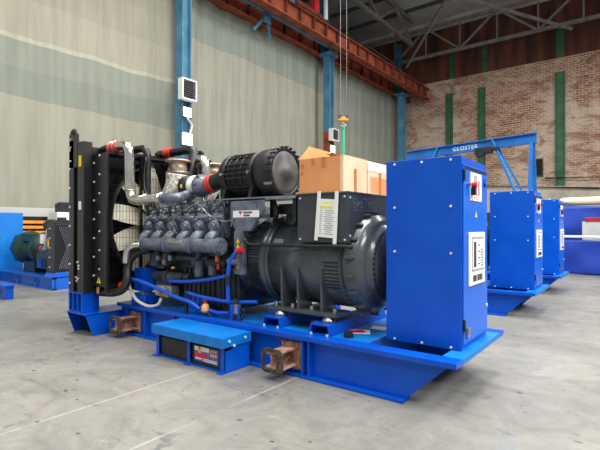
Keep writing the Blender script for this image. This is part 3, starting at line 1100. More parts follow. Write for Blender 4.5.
# ---- alternator
def make_alternator():
    ax = (1, 0, 0)
    zc = 1.15
    t = thing('alternator', (-2.95, YC, 0.6), 'dark grey round alternator of the nearest generator, under the cardboard boxes', 'alternator', 'alternators')
    body = MB()
    body.lathe((-3.56, YC, zc), ax, [(0.001, 0), (0.50, 0), (0.50, 1.12), (0.001, 1.12)], 64)
    body.build('barrel', M_ALT, t)
    # coupling drum with louvres
    d = MB().lathe((-3.82, YC, zc), ax, [(0.30, 0), (0.50, 0), (0.525, 0.02), (0.525, 0.20), (0.545, 0.21), (0.545, 0.28), (0.50, 0.30)], 64).build('coupling_drum', M_ALT, t)
    for band, (a0, a1, mtl) in enumerate(((148, 176, M_ALT), (183, 212, M_VOID), (120, 145, M_ALT))):
        n = 8
        m = MB()
        for k in range(n):
            a = math.radians(a0 + (a1 - a0) * (k + 0.5) / n)
            rot = Matrix.Rotation(a, 3, 'X')
            for q in range(3 if band == 1 else 1):
                wd = 0.05 if band == 1 else 0.17
                xx = -3.77 + q * 0.062 + (0.0 if band == 1 else 0.06)
                c = Vector((xx, YC + 0.528 * math.cos(a), zc + 0.528 * math.sin(a)))
                m.obox(c, (wd, 0.008, 0.018 if band == 1 else 0.012), rot)
        m.build('louvre_slots' if band == 1 else 'louvre_blades', mtl, d)
    for k in range(24):
        a = 2 * PI * k / 24
        MB().cyl((-3.56, YC + 0.522 * math.cos(a), zc + 0.522 * math.sin(a)), (-3.535, YC + 0.522 * math.cos(a), zc + 0.522 * math.sin(a)), 0.014, n=6).build('bolt', M_ALT, d)
    # upper arch rib and eye
    m = MB()
    m.lathe((-3.54, YC, zc), ax, [(0.50, 0), (0.53, 0.0), (0.53, 0.05), (0.50, 0.05)], 64)
    m.build('arch_rib', M_ALT, t)
    m = MB()
    m.box(-3.42, -3.30, 4.22, 4.40, 1.58, 1.70)
    m.torus((-3.36, 4.31, 1.74), (0, 1, 0), 0.045, 0.016, 16, 6)
    m.build('lifting_eye', M_ALT, t)
    # rating plate
    a = math.radians(154)
    rot = Matrix.Rotation(a, 3, 'X')
    MB().obox((-3.38, YC + 0.502 * math.cos(a), zc + 0.502 * math.sin(a)), (0.14, 0.006, 0.09), rot).build('rating_plate', M_STEEL, t)
    # vent grille on barrel
    m = MB()
    for r_ in range(8):
        for c_ in range(6):
            a = math.radians(177 + r_ * 4.6)
            rot = Matrix.Rotation(a, 3, 'X')
            m.obox((-2.62 + c_ * 0.031 - 0.08, YC + 0.501 * math.cos(a), zc + 0.501 * math.sin(a)), (0.022, 0.006, 0.017), rot)
    m.build('vent_grille', M_VOID, t)
    # end ring and bearing bracket
    e = MB().lathe((-2.46, YC, zc), ax, [(0.50, 0), (0.545, 0.01), (0.545, 0.06), (0.53, 0.07), (0.53, 0.15), (0.48, 0.19), (0.45, 0.22),
                                         (0.43, 0.22), (0.41, 0.26), (0.36, 0.30), (0.001, 0.31)], 64).build('end_bracket', M_ALT, t)
    for k in range(18):
        a = 2 * PI * (k + 0.5) / 18
        rot = Matrix.Rotation(a, 3, 'X')
        MB().obox((-2.37, YC + 0.545 * math.cos(a), zc + 0.545 * math.sin(a)), (0.10, 0.05, 0.035), rot).build('clamp_block', M_ALT, e, 0.006)
    m = MB()
    for k in range(16):
        a = math.radians(120 + k * 8)
        rot = Matrix.Rotation(a, 3, 'X')
        m.obox((-2.19, YC + 0.385 * math.cos(a), zc + 0.385 * math.sin(a)), (0.05, 0.012, 0.03), rot)
    m.build('grille_bars', M_VOID, e)
    # foot and gussets
    for s in (-1, 1):
        yf = YC + s * 0.52
        m = MB()
        m.box(-3.47, -2.54, min(yf, YC + s * 0.24), max(yf, YC + s * 0.24), 0.602, 0.648)
        f = m.build('foot_plate', M_ALT, t, 0.006)
        for x in (-3.28, -3.05, -2.735):
            g = MB()
            g.prism([(YC + s * 0.50, 0.648), (YC + s * 0.24, 0.648), (YC + s * 0.30, 0.78), (YC + s * 0.40, 0.90), (YC + s * 0.46, 1.04), (YC + s * 0.49, 1.10), (YC + s * 0.515, 1.10)],
                    'x', x - 0.014, x + 0.014)
            g.build('gusset', M_ALT, f)
        for x in (-3.40, -3.16, -2.9, -2.6):
            MB().cyl((x, YC + s * 0.45, 0.648), (x, YC + s * 0.45, 0.69), 0.028, n=6).build('bolt', M_STEEL, f)
    # lower stiffening seam with bolts
    # terminal box
    x0, x1, y0, y1, z0, z1 = -3.02, -2.38, 3.92, 5.02, 1.385, 1.895
    b = MB().box(x0, x1, y0, y1, z0, z1).build('terminal_box', M_ALT_BOX, t, 0.006)
    MB().box(x0 - 0.008, x1 + 0.008, y0 - 0.008, y1 + 0.008, z1, z1 + 0.018).build('box_lid', M_ALT, b, 0.003)
    for (x, z) in ((-2.98, 1.42), (-2.98, 1.86), (-2.415, 1.42), (-2.415, 1.86)):
        MB().cyl((x, y0, z), (x, y0 - 0.008, z), 0.011, n=8).build('screw', M_BOLT, b)
    for (y, z) in ((3.96, 1.85), (3.96, 1.46), (4.98, 1.85)):
        MB().cyl((x1, y, z), (x1 + 0.008, y, z), 0.011, n=8).build('screw', M_BOLT, b)
    text_mesh('maker_lettering', 'EvoTec', 0.15, M_LETTER, b, (x1 + 0.001, 4.01, 1.745), (0, 1, 0), (0, 0, 1), 0.004)
    MB().box(x1, x1 + 0.004, 4.03, 4.46, 1.715, 1.725).build('lettering_underline', M_LETTER, b)
    # white cable glands near the box
    m = MB()
    p = [(x1 + 0.02, 4.50, 1.35), (x1 + 0.06, 4.58, 1.43), (x1 + 0.06, 4.68, 1.50), (x1 + 0.03, 4.76, 1.55)]
    m.tube(p, 0.018, 8)
    m.build('sensor_lead', M_RUBBER, t)
    MB().cyl((x1 + 0.05, 4.62, 1.47), (x1 + 0.06, 4.69, 1.51), 0.026, n=10).build('white_gland', M_WHITE, t)
    MB().ball((x1 + 0.04, 4.88, 1.60), 0.05).build('white_cap', M_WHITE, t)
    MB().cyl((x1 + 0.06, 4.13, 1.375), (x1 + 0.03, 4.20, 1.40), 0.026, n=10).build('white_gland', M_WHITE, t)
    # draped cable along the barrel
    MB().tube([(-3.84, 3.90, 1.43), (-3.72, 3.895, 1.35), (-3.5, 3.90, 1.345), (-3.2, 3.905, 1.35), (-2.8, 3.905, 1.345), (-2.45, 3.90, 1.355), (-2.32, 3.90, 1.345)], 0.021, 8).build('draped_cable', M_RUBBER, t)
    return t


alternator = make_alternator()

# copies for the two generators behind (same make)
dup(base, (-0.245, 4.72, 0), 'blue base frame under the second control cabinet from the camera')
dup(base, (-0.29, 7.95, 0), 'blue base frame under the farthest control cabinet')
dup(cabinet, (-0.245, 4.72, 0), 'second blue control cabinet, below the gantry crane leg')
dup(cabinet, (-0.29, 7.95, 0), 'farthest blue control cabinet, beside the blue tarpaulin')
dup(alternator, (-0.245, 4.72, 0), 'dark grey alternator behind the nearest control cabinet')
dup(alternator, (-0.29, 7.95, 0), 'dark grey alternator behind the second control cabinet')


# ---- radiator
def make_radiator():
    t = thing('radiator', (-6.5, YC, 0.605), 'tall black radiator with fan guard at the left end of the nearest generator', 'radiator')
    zb, ztp = 0.605, 2.72
    MB().box(-6.66, -6.42, 3.46, 5.48, zb + 0.15, ztp - 0.12).build('core', M_VOID, t)
    MB().box(-6.68, -6.40, 3.40, 5.54, ztp - 0.12, ztp + 0.0).build('top_tank', M_BLACK, t, 0.01)
    MB().box(-6.70, -6.38, 3.40, 5.54, zb, zb + 0.15).build('bottom_tank', M_BLACK, t, 0.01)
    for s in (0, 1):
        ya, yb = (3.27, 3.40) if s == 0 else (5.54, 5.67)
        p = MB().box(-6.80, -6.66, ya, yb, zb, ztp + 0.10).build('side_post', M_BLACK, t, 0.004)
        p2 = MB().box(-6.55, -6.37, ya, yb, zb, ztp + 0.06).build('side_post', M_BLACK, t, 0.004)
        MB().box(-6.66, -6.55, ya + 0.06, yb, zb, ztp).build('side_plate', M_BLACK_MATT, t)
        for k in range(8):
            z = zb + 0.12 + k * 0.28
            yy = ya if s == 0 else yb
            sg = -1 if s == 0 else 1
            MB().cyl((-6.765, yy, z), (-6.765, yy + sg * 0.012, z), 0.016, n=6).build('bolt', M_BOLT, p)
            MB().cyl((-6.605, ya + 0.06 if s == 0 else yb, z), (-6.605, (ya + 0.048) if s == 0 else yb + 0.012, z), 0.016, n=6).build('bolt', M_BOLT, p2)
        m = MB()
        yy = ya if s == 0 else yb - 0.03
        m.prism([(-6.80, ztp + 0.10), (-6.56, ztp + 0.10), (-6.56, ztp + 0.18), (-6.60, ztp + 0.24), (-6.65, ztp + 0.27), (-6.70, ztp + 0.27), (-6.76, ztp + 0.24), (-6.80, ztp + 0.18)], 'y', yy, yy + 0.03)
        e = m.build('lifting_eye', M_BLACK, t, 0.004)
        MB().box(-6.79, -6.56, yy, yy + 0.03, ztp - 0.3, ztp + 0.1).build('eye_plate', M_BLACK, e)
        MB().cyl((-6.67, yy - 0.002, ztp + 0.205), (-6.67, yy - 0.006, ztp + 0.205), 0.03, n=14).build('eye_hole', M_VOID, e)
        for z in (ztp - 0.2, ztp, ztp + 0.12):
            MB().cyl((-6.75, yy, z), (-6.75, yy - 0.012, z), 0.014, n=6).build('bolt', M_BOLT, e)
    # cluster of bolts low on the near post
    for (x, z) in ((-6.50, 0.95), (-6.50, 0.99), (-6.52, 0.80), (-6.55, 0.77), (-6.57, 0.82), (-6.53, 1.04)):
        MB().cyl((x, 3.27, z), (x, 3.255, z), 0.015, n=6).build('bolt', M_BOLT, t)
    # yellow marks
    o = MB().box(-6.50, -6.44, 3.262, 3.27, 2.42, 2.58).build('yellow_mark', M_SIGNYEL, t)
    MB().box(-6.50, -6.44, 3.262, 3.27, 1.80, 1.92).build('white_sticker', M_WHITE, t)
    # shroud
    sh = MB()
    xs0, xs1 = -6.37, -6.02
    y0, y1, z0, z1 = 3.40, 5.54, 0.70, 2.60
    sh.box(xs0, xs1, y0, y0 + 0.02, z0, z1).box(xs0, xs1, y1 - 0.02, y1, z0, z1)
    sh.box(xs0, xs1, y0 + 0.02, y1 - 0.02, z1 - 0.02, z1).box(xs0, xs1, y0 + 0.02, y1 - 0.02, z0, z0 + 0.02)
    sh.build('shroud_box', M_BLACK, t)
    for k in range(7):
        z = 0.85 + k * 0.27
        MB().cyl((-6.32, y0, z), (-6.32, y0 - 0.012, z), 0.016, n=6).build('shroud_bolt', M_BOLT, t)
        MB().cyl((-6.17, y0, z + 0.1), (-6.17, y0 - 0.012, z + 0.1), 0.016, n=6).build('shroud_bolt', M_BOLT, t)
    # fan
    fx, fz, R = -6.12, 1.62, 0.93
    f = MB().lathe((fx - 0.06, YC, fz), (1, 0, 0), [(0.001, 0), (0.24, 0), (0.24, 0.10), (0.18, 0.14), (0.001, 0.15)], 32).build('fan_hub', M_BLACK_MATT, t)
    nb = 12
    for k in range(nb):
        a = 2 * PI * k / nb + math.radians(20)
        d = Vector((0, math.cos(a), math.sin(a)))
        tg = Vector((0, -math.sin(a), math.cos(a)))
        m = MB()
        rows = 6
        vs = []
        for i in range(rows + 1):
            r = 0.2 + (R - 0.2) * i / rows
            hw = 0.09 + 0.06 * math.sin(PI * min(1, (i / rows) * 0.75 + 0.1))
            tw = math.radians(34 - 16 * i / rows)
            for s in (-1, 1):
                for th in (-0.006, 0.006):
                    vs.append(Vector((fx, YC, fz)) + d * r + tg * (s * hw * math.cos(tw)) + Vector((s * hw * math.sin(tw) * 0.7 + th, 0, 0)))
        fs = []
        for i in range(rows):
            b0, b1 = i * 4, (i + 1) * 4
            fs += [(b0, b0 + 2, b1 + 2, b1), (b0 + 1, b1 + 1, b1 + 3, b0 + 3), (b0, b1, b1 + 1, b0 + 1), (b0 + 2, b0 + 3, b1 + 3, b1 + 2)]
        fs += [(0, 1, 3, 2), (rows * 4, rows * 4 + 2, rows * 4 + 3, rows * 4 + 1)]
        m.add(vs, fs)
        m.build('fan_blade', M_BEIGE, f)
    m = MB().lathe((-6.36, YC, fz), (1, 0, 0), [(0.96, 0), (0.94, 0.30), (0.96, 0.30), (0.98, 0.0)], 48)
    m.build('fan_ring', M_BLACK, t)
    # guard: frame and wire mesh
    gx = -5.97
    g = MB()
    for y in (3.39, 3.93, 4.47, 5.0, 5.55):
        g.box(gx - 0.018, gx + 0.018, y - 0.018, y + 0.018, 0.64, 2.60)
    for z in (0.65, 2.59):
        g.box(gx - 0.016, gx + 0.016, 3.39, 5.55, z - 0.016, z + 0.016)
    guard = g.build('fan_guard', M_BLACK, t)
    m = MB()
    k = 0
    for i in range(1, 44):
        y = 3.39 + i * 0.05
        m.box(gx - 0.0025, gx + 0.0025, y - 0.0016, y + 0.0016, 0.66, 2.58)
    for i in range(1, 16):
        z = 0.65 + i * 0.125
        m.box(gx + 0.0025, gx + 0.0085, 3.40, 5.54, z - 0.0022, z + 0.0022)
    m.build('wire_mesh', M_BLACK, guard)
    # near side mesh between shroud and guard
    # warning triangle
    m = MB()
    p0 = Vector((-6.19, 3.394, 0.75))
    m.add([p0 + Vector(q) for q in [(-0.05, 0, 0), (0.05, 0, 0), (0, 0, 0.085), (-0.05, 0.006, 0), (0.05, 0.006, 0), (0, 0.006, 0.085)]],
          [(0, 2, 1), (3, 4, 5), (0, 1, 4, 3), (1, 2, 5, 4), (2, 0, 3, 5)])
    w_ = m.build('warning_triangle', M_SIGNYEL, t)
    w_['label'] = 'yellow triangular warning sticker'
    MB().box(-6.197, -6.183, 3.391, 3.394, 0.77, 0.81).build('warning_symbol', M_INK, w_)
    # drain cock
    MB().cyl((-6.22, 3.41, 0.60), (-6.22, 3.41, 0.69), 0.025, n=10).build('drain_cock', M_BRASS, t)
    return t


radiator = make_radiator()


# ---- engine
def make_engine():
    t = thing('diesel_engine', (-4.9, YC, 0.6), 'grey twelve cylinder diesel engine in the middle of the nearest generator', 'engine')
    # block
    b = MB()
    b.box(-5.80, -4.02, 4.08, 4.86, 0.72, 1.30)
    b.prism([(4.02, 1.30), (4.92, 1.30), (5.06, 1.62), (4.66, 1.74), (4.28, 1.74), (3.98, 1.62)], 'x', -5.78, -4.05)
    b.build('engine_block', M_BLOCK, t, 0.01)
    # ribbed sump
    s = MB()
    s.box(-5.5, -4.0, 4.10, 4.84, 0.53, 0.72)
    s.box(-5.05, -3.98, 3.99, 4.95, 0.54, 1.02)
    for k in range(11):
        x = -4.98 + k * 0.093
        s.box(x - 0.012, x + 0.012, 3.965, 3.99, 0.56, 1.0)
    s.box(-5.05, -3.98, 3.955, 3.99, 1.0, 1.04)
    s.build('oil_sump', M_BLOCK, t, 0.006)
    # flywheel housing
    MB().lathe((-4.05, YC, 1.15), (1, 0, 0), [(0.001, 0), (0.47, 0), (0.515, 0.03), (0.515, 0.08), (0.46, 0.12), (0.46, 0.227), (0.001, 0.227)], 56).build('flywheel_housing', M_ENG_DK, t)
    # front cover
    MB().box(-5.90, -5.78, 4.05, 4.89, 0.75, 1.75).build('timing_cover', M_BLOCK, t, 0.02)
    MB().lathe((-5.98, YC, 0.95), (1, 0, 0), [(0.001, -0.02), (0.20, -0.02), (0.20, 0.08), (0.001, 0.08)], 32).build('crank_pulley', M_BLACK, t)
    MB().lathe((-6.06, YC, 1.62), (1, 0, 0), [(0.001, 0), (0.10, 0), (0.10, 0.16), (0.001, 0.18)], 24).build('fan_drive', M_BLACK, t)
    # near bank: six heads
    for i in range(6):
        x = -5.64 + 0.275 * i
        rot = Matrix.Rotation(math.radians(26), 3, 'X')
        h = MB()
        h.obox((x, 4.02, 1.60), (0.235, 0.26, 0.30), rot)
        h.obox((x, 3.90, 1.50), (0.16, 0.10, 0.16), rot)
        h.obox((x - 0.08, 3.88, 1.62), (0.05, 0.08, 0.10), rot)
        hd = h.build('cylinder_head', M_ENG, t, 0.013, segs=3)
        MB().cyl((x - 0.1375, 3.95, 1.50), (x - 0.1375, 4.03, 1.74), 0.022, n=10).build('dark_gap_tube', M_BLOCK, hd)  # dark tube added between heads for detail and a darker, shaded gap
        MB().tube([(x + 0.04, 3.96, 1.88), (x + 0.11, 3.90, 1.84), (x + 0.137, 3.90, 1.70)], 0.016, 8).build('dark_gap_hose', M_RUBBER, hd)  # dark hose added for detail and to deepen shade between the covers
        MB().cyl((x - 0.06, 3.93, 1.80), (x - 0.06, 3.90, 1.83), 0.022, n=8).build('cover_bolt', M_STEEL, hd)
        c = MB()
        c.obox((x + 0.01, 4.08, 1.79), (0.215, 0.26, 0.11), Matrix.Rotation(math.radians(30), 3, 'X'))
        c.cyl((x + 0.01, 4.02, 1.80), (x + 0.01, 3.965, 1.905), 0.035, 0.030, 12)
        c.obox((x - 0.05, 3.94, 1.74), (0.06, 0.06, 0.07), rot)
        c.build('rocker_cover', M_ENG, hd, 0.02, segs=3)
        p = MB()
        p.cyl((x, 3.86, 1.565), (x, 3.80, 1.555), 0.075, 0.07, 20)
        p.cyl((x, 3.80, 1.555), (x, 3.785, 1.553), 0.055, 0.05, 20)
        p.build('port_cap', M_ENG, hd)
        e = MB()
        e.tube([(x + 0.01, 3.90, 1.475), (x + 0.01, 3.83, 1.455), (x - 0.0, 3.775, 1.41), (x - 0.01, 3.755, 1.33)], lambda q: 0.062 + 0.015 * q, 16, 5)
        e.build('port_elbow', M_ENG, hd)
        for (dx, dz) in ((-0.095, 0.10), (0.095, 0.10), (-0.095, -0.04), (0.095, -0.04), (0.0, 0.155)):
            MB().cyl((x + dx, 3.885, 1.56 + dz), (x + dx, 3.855, 1.55 + dz), 0.018, n=6).build('bolt', M_STEEL if dz > 0.12 else M_ENG, hd)
        MB().tube([(x + 0.10, 3.90, 1.70), (x + 0.12, 3.86, 1.60), (x + 0.11, 3.87, 1.46)], 0.012, 6).build('injector_line', M_ENG_DK, hd)
    # intake manifold, three sections
    zc, ym = 1.315, 3.76
    xs = [(-5.62, -5.12), (-5.10, -4.60), (-4.58, -4.06)]
    for i, (xa, xb) in enumerate(xs):
        m = MB()
        m.cyl((xa, ym, zc), (xb, ym, zc), 0.086, n=28)
        m.cyl((xa, ym, zc), (xa + 0.035, ym, zc), 0.108, n=28)
        m.cyl((xb - 0.035, ym, zc), (xb, ym, zc), 0.108, n=28)
        o = m.build('manifold_section', M_ENG, t)
        if i == 2:
            MB().cyl((xb, ym, zc), (xb + 0.02, ym, zc), 0.092, n=28).build('end_plate', M_ENG, o)
            for k in range(6):
                a = 2 * PI * k / 6
                MB().cyl((xb + 0.02, ym + 0.075 * math.cos(a), zc + 0.075 * math.sin(a)), (xb + 0.03, ym + 0.075 * math.cos(a), zc + 0.075 * math.sin(a)), 0.011, n=6).build('bolt', M_ENG_DK, o)
        if i == 1:
            MB().obox(((xa + xb) / 2, ym - 0.072, zc + 0.045), (0.26, 0.012, 0.05), Matrix.Rotation(math.radians(-32), 3, 'X')).build('name_plate', M_STEEL, o)
    # low-side components
    for (px, py) in ((158, 258), (164.3, 262), (170, 258)):
        p = aY(px, py, 3.90)
        o = MB().cyl(p, p + Vector((0, 0.2, 0)), 0.043, n=18).build('oil_filter_cap', M_ENG, t)
        MB().cyl(p, p + Vector((0, -0.012, 0)), 0.037, n=18).build('cap_face', M_CAPFACE, o)
    for (px, y0_, y1_, r) in ((199.5, 260, 277, 0.062), (213, 259, 276, 0.058)):
        pt, pb = aY(px, y0_, 3.92), aY(px, y1_, 3.92)
        MB().lathe((pb.x, 3.92, pb.z), (0, 0, 1), [(0.001, 0), (r * 0.85, 0), (r, 0.02), (r, pt.z - pb.z - 0.03), (r * 0.8, pt.z - pb.z), (0.001, pt.z - pb.z)], 20).build('fuel_filter', M_ENG, t)
    # fuel pump and lubricating pump
    p = aY(168, 277, 3.92)
    m = MB()
    m.cyl((p.x - 0.30, 3.94, p.z), (p.x + 0.35, 3.94, p.z), 0.075, n=18)
    m.cyl((p.x - 0.02, 3.94, p.z), (p.x + 0.02, 3.94, p.z), 0.10, n=18)
    m.box(p.x - 0.25, p.x + 0.1, 3.90, 4.05, p.z - 0.14, p.z - 0.04)
    m.cyl((p.x + 0.35, 3.94, p.z + 0.02), (p.x + 0.46, 3.94, p.z + 0.02), 0.055, n=14)
    m.build('fuel_pump', M_ENG_DK, t)
    p = aY(163, 291, 3.86)
    m = MB()
    m.obox((p.x, 3.93, p.z), (0.34, 0.15, 0.15), Matrix.Rotation(0.08, 3, 'Z'))
    m.cyl((p.x - 0.22, 3.91, p.z + 0.01), (p.x - 0.16, 3.91, p.z + 0.01), 0.05, n=14)
    m.cyl((p.x + 0.07, 3.86, p.z + 0.02), (p.x + 0.07, 3.82, p.z + 0.02), 0.05, n=14)
    m.cyl((p.x - 0.07, 3.86, p.z - 0.01), (p.x - 0.07, 3.83, p.z - 0.01), 0.035, n=14)
    m.build('aluminium_pump', M_ALU, t, 0.015)
    for (px, py) in ((160, 295), (167, 297)):
        p = aY(px, py, 3.80)
        MB().cyl(p, p + Vector((0, 0, 0.06)), 0.026, n=10).build('brass_fitting', M_BRASS, t)
    p = aY(172, 268, 3.86)
    MB().cyl(p, p + Vector((0.05, 0, 0.01)), 0.015, n=8).build('yellow_tag', M_SIGNYEL, t)
    m = MB()
    m.cyl((-5.62, 3.96, 1.0), (-5.62, 3.96, 1.22), 0.11, 0.09, 20)
    m.cyl((-5.42, 3.98, 1.0), (-5.42, 3.98, 1.18), 0.08, 0.06, 18)
    m.box(-5.72, -5.38, 3.90, 4.10, 0.96, 1.03)
    m.build('water_pump', M_ENG_DK, t, 0.012)
    m = MB()
    m.cyl((-5.2, 4.0, 1.13), (-4.1, 4.0, 1.13), 0.05, n=14)
    m.cyl((-4.7, 3.97, 0.92), (-4.7, 3.97, 1.22), 0.045, n=14)
    m.box(-4.85, -4.55, 3.95, 4.08, 1.04, 1.12)
    m.build('oil_gallery', M_ENG_DK, t, 0.006)
    # starter with red terminal and post at the rear
    m = MB()
    m.cyl((-4.45, 3.93, 1.10), (-4.10, 3.93, 1.10), 0.075, n=20)
    m.cyl((-4.40, 3.91, 1.21), (-4.16, 3.91, 1.21), 0.042, n=16)
    m.build('starter_motor', M_BLACK_MATT, t)
    p = aY(217, 259, 3.84)
    MB().box(p.x - 0.022, p.x + 0.022, 3.83, 3.87, p.z - 0.03, p.z + 0.035).build('brass_terminal', M_BRASS, t)
    MB().cyl(p + Vector((0.02, 0, -0.06)), p + Vector((0.02, 0, -0.13)), 0.017, n=10).build('red_terminal_boot', M_ORED, t)
    MB().tube([p + Vector((0.02, 0, -0.16)), p + Vector((0.04, 0.02, -0.4)), aY(219, 309, 3.9)], 0.014, 6).build('starter_cable', M_RUBBER, t)
    # rear bracket plate with label
    pl = MB()
    yb = 3.88
    pl.prism([(-4.0, 1.86), (-3.47, 1.86), (-3.47, 1.745), (-3.60, 1.61), (-4.0, 1.61)], 'y', yb, yb + 0.015)
    pl.prism([(-4.0, 1.61), (-3.60, 1.61), (-3.70, 1.50), (-3.93, 1.50)], 'y', yb + 0.0, yb + 0.06)
    pl.prism([(-4.02, 1.85), (-4.0, 1.85), (-4.0, 1.55), (-4.02, 1.55)], 'y', yb, yb + 0.25)
    br = pl.build('bracket_plate', M_ENG, t, 0.004)
    lp = MB().box(-3.975, -3.55, yb - 0.003, yb, 1.665, 1.745).build('maker_plate', M_PAPER, br)
    m = MB()
    m.add([(-3.865, yb - 0.0045, 1.735), (-3.83, yb - 0.0045, 1.735), (-3.847, yb - 0.0045, 1.685)], [(0, 2, 1)])
    m.box(-3.872, -3.855, yb - 0.0045, yb - 0.003, 1.715, 1.738).box(-3.84, -3.823, yb - 0.0045, yb - 0.003, 1.715, 1.738)
    m.build('red_emblem', M_ORED, br)
    m = MB()
    x = -3.80
    for wd in (0.012, 0.02, 0.016, 0.02, 0.016, 0.014, 0.018, 0.012, 0.018):
        m.box(x, x + wd * 0.75, yb - 0.0045, yb - 0.003, 1.710, 1.734)
        x += wd
    x = -3.80
    for wd in (0.018, 0.016, 0.018, 0.010, 0.018, 0.016, 0.014):
        m.box(x, x + wd * 0.75, yb - 0.0045, yb - 0.003, 1.676, 1.698)
        x += wd
    m.build('plate_print', M_INK, br)
    for (x, z) in ((-3.95, 1.78), (-3.58, 1.785), (-3.95, 1.635), (-3.60, 1.64)):
        MB().cyl((x, yb, z), (x, yb - 0.006, z), 0.009, n=8).build('screw', M_INK, br)
    m = MB().box(-3.95, -3.80, 3.87, 3.935, 0.98, 1.50)
    post = m.build('bracket_post', M_ENG, t, 0.004)
    m = MB()
    for zz in (1.30, 1.36):
        m.add([(-3.91, 3.867, zz), (-3.85, 3.867, zz), (-3.88, 3.867, zz + 0.052)], [(0, 1, 2)])
    m.build('warning_triangle', M_SIGNYEL, post)
    MB().box(-3.905, -3.865, 3.866, 3.87, 1.05, 1.24).build('paper_tag', M_LBLORANGE, post)
    # shelf for the air filter
    sf = MB()
    sf.box(-4.30, -3.04, 3.90, 4.50, 1.885, 1.90)
    sf.box(-3.47, -3.04, 3.90, 3.915, 1.865, 1.885)
    sf.build('filter_shelf', M_GREY, t)
    MB().box(-3.15, -3.10, 4.0, 4.05, 1.60, 1.885).build('shelf_leg', M_BLACK, t)
    MB().box(-3.75, -3.70, 4.3, 4.36, 1.67, 1.885).build('shelf_leg', M_BLACK, t)
    m = MB()
    m.tube([(-3.42, 4.0, 1.84), (-3.40, 4.02, 1.72), (-3.5, 4.1, 1.62)], 0.03, 8)
    m.box(-3.45, -3.2, 4.1, 4.3, 1.70, 1.82)
    m.build('regulator', M_BLACK_MATT, t, 0.01)
    # valley cover and fuel rails
    m = MB()
    m.box(-5.7, -4.15, 4.25, 4.68, 1.74, 1.84)
    for k in range(6):
        x = -5.6 + 0.26 * k
        m.box(x - 0.07, x + 0.07, 4.20, 4.70, 1.84, 1.89)
    m.build('valley_cover', M_ENG_DK, t, 0.01)
    rb = MB()
    for k in range(6):
        x = -5.68 + 0.283 * k
        rb.obox((x, 4.90, 1.63), (0.24, 0.28, 0.34), Matrix.Rotation(math.radians(-26), 3, 'X'))
    rb.build('rear_bank_head', M_ENG, t, 0.02)
    # wiring over the heads
    MB().tube([(-4.98, 3.84, 1.44), (-5.03, 3.80, 1.55), (-5.02, 3.80, 1.66), (-4.92, 3.83, 1.75), (-4.7, 3.92, 1.86), (-4.4, 3.95, 1.90), (-4.1, 3.92, 1.86)], 0.008, 6).build('wiring_loom', M_STEEL, t)
    MB().tube([(-4.7, 3.92, 1.87), (-4.5, 3.86, 1.78), (-4.3, 3.85, 1.66), (-4.12, 3.86, 1.62), (-4.02, 3.88, 1.63)], 0.008, 6).build('wiring_loom', M_STEEL, t)
    MB().tube([(-5.6, 3.88, 1.80), (-5.2, 3.86, 1.83), (-4.8, 3.9, 1.88)], 0.008, 6).build('wiring_loom', M_ENG_DK, t)

    # turbo charger
    z_t = 2.13
    y_t = 4.20
    tb = MB().lathe((-5.29, y_t, z_t), (1, 0, -0.04), [(0.001, 0), (0.12, 0), (0.155, 0.03), (0.155, 0.17), (0.12, 0.19), (0.001, 0.19)], 28).build('turbine_housing', M_BLACK_MATT, t)
    MB().box(-5.19, -5.16, 4.035, 4.05, z_t - 0.03, z_t + 0.02).build('yellow_print', M_SIGNYEL, tb)
    MB().lathe((-5.10, y_t, z_t), (1, 0, -0.04), [(0.001, 0), (0.14, 0), (0.15, 0.02), (0.15, 0.08), (0.13, 0.10), (0.001, 0.1)], 28).build('heat_shield', M_WHITE, t)
    cp = MB().lathe((-5.0, y_t, z_t), (1, 0, -0.04), [(0.001, 0), (0.10, 0), (0.16, 0.05), (0.155, 0.13), (0.12, 0.19), (0.11, 0.26), (0.001, 0.26)], 28).build('compressor_housing', M_ENG, t)
    m = MB()
    for k in range(8):
        a = 2 * PI * k / 8
        m.cyl((-4.90, y_t + 0.155 * math.cos(a), z_t + 0.155 * math.sin(a)), (-4.86, y_t + 0.155 * math.cos(a), z_t + 0.155 * math.sin(a)), 0.014, n=6)
    m.build('housing_bolts', M_ENG_DK, cp)
    c = MB().lathe((-4.76, y_t, z_t + 0.0), (1, 0, 0.22), [(0.11, 0), (0.125, 0.01), (0.125, 0.05), (0.115, 0.055), (0.125, 0.06), (0.125, 0.10), (0.11, 0.11)], 28).build('inlet_clamp', M_RED, t)
    c['label'] = 'red silicone coupling'
    MB().tube([(-4.68, y_t, z_t + 0.02), (-4.58, y_t, z_t + 0.04), (-4.48, y_t, z_t + 0.07), (-4.32, y_t, z_t + 0.08)], 0.115, 20).build('inlet_hose', M_RUBBER, t)
    # blue-grey discharge pipe
    MB().tube([(-5.06, 4.12, 2.02), (-5.06, 3.98, 1.97), (-5.00, 3.84, 1.94), (-4.86, 3.76, 1.915), (-4.80, 3.70, 1.92), (-4.92, 3.65, 1.93), (-5.06, 3.64, 1.93)], 0.066, 16).build('discharge_elbow', M_ENG, t)
    # silver charge pipe up to the radiator
    ch = MB().tube([(-5.02, 3.64, 1.93), (-5.3, 3.62, 1.925), (-5.55, 3.60, 1.92), (-5.66, 3.59, 1.95), (-5.71, 3.585, 2.04), (-5.71, 3.58, 2.2), (-5.71, 3.575, 2.4),
                    (-5.71, 3.57, 2.58), (-5.75, 3.57, 2.67), (-5.85, 3.57, 2.70), (-6.02, 3.57, 2.70)], 0.067, 20, 5).build('charge_pipe', M_PIPE, t)
    for (x, y, z, ax_) in ((-5.05, 3.64, 1.93, (1, 0, 0)), (-5.38, 3.615, 1.924, (1, 0, 0)), (-5.71, 3.585, 2.06, (0, 0, 1))):
        MB().torus((x, y, z), ax_, 0.068, 0.010, 24, 6).build('pipe_clamp', M_STEEL, ch)
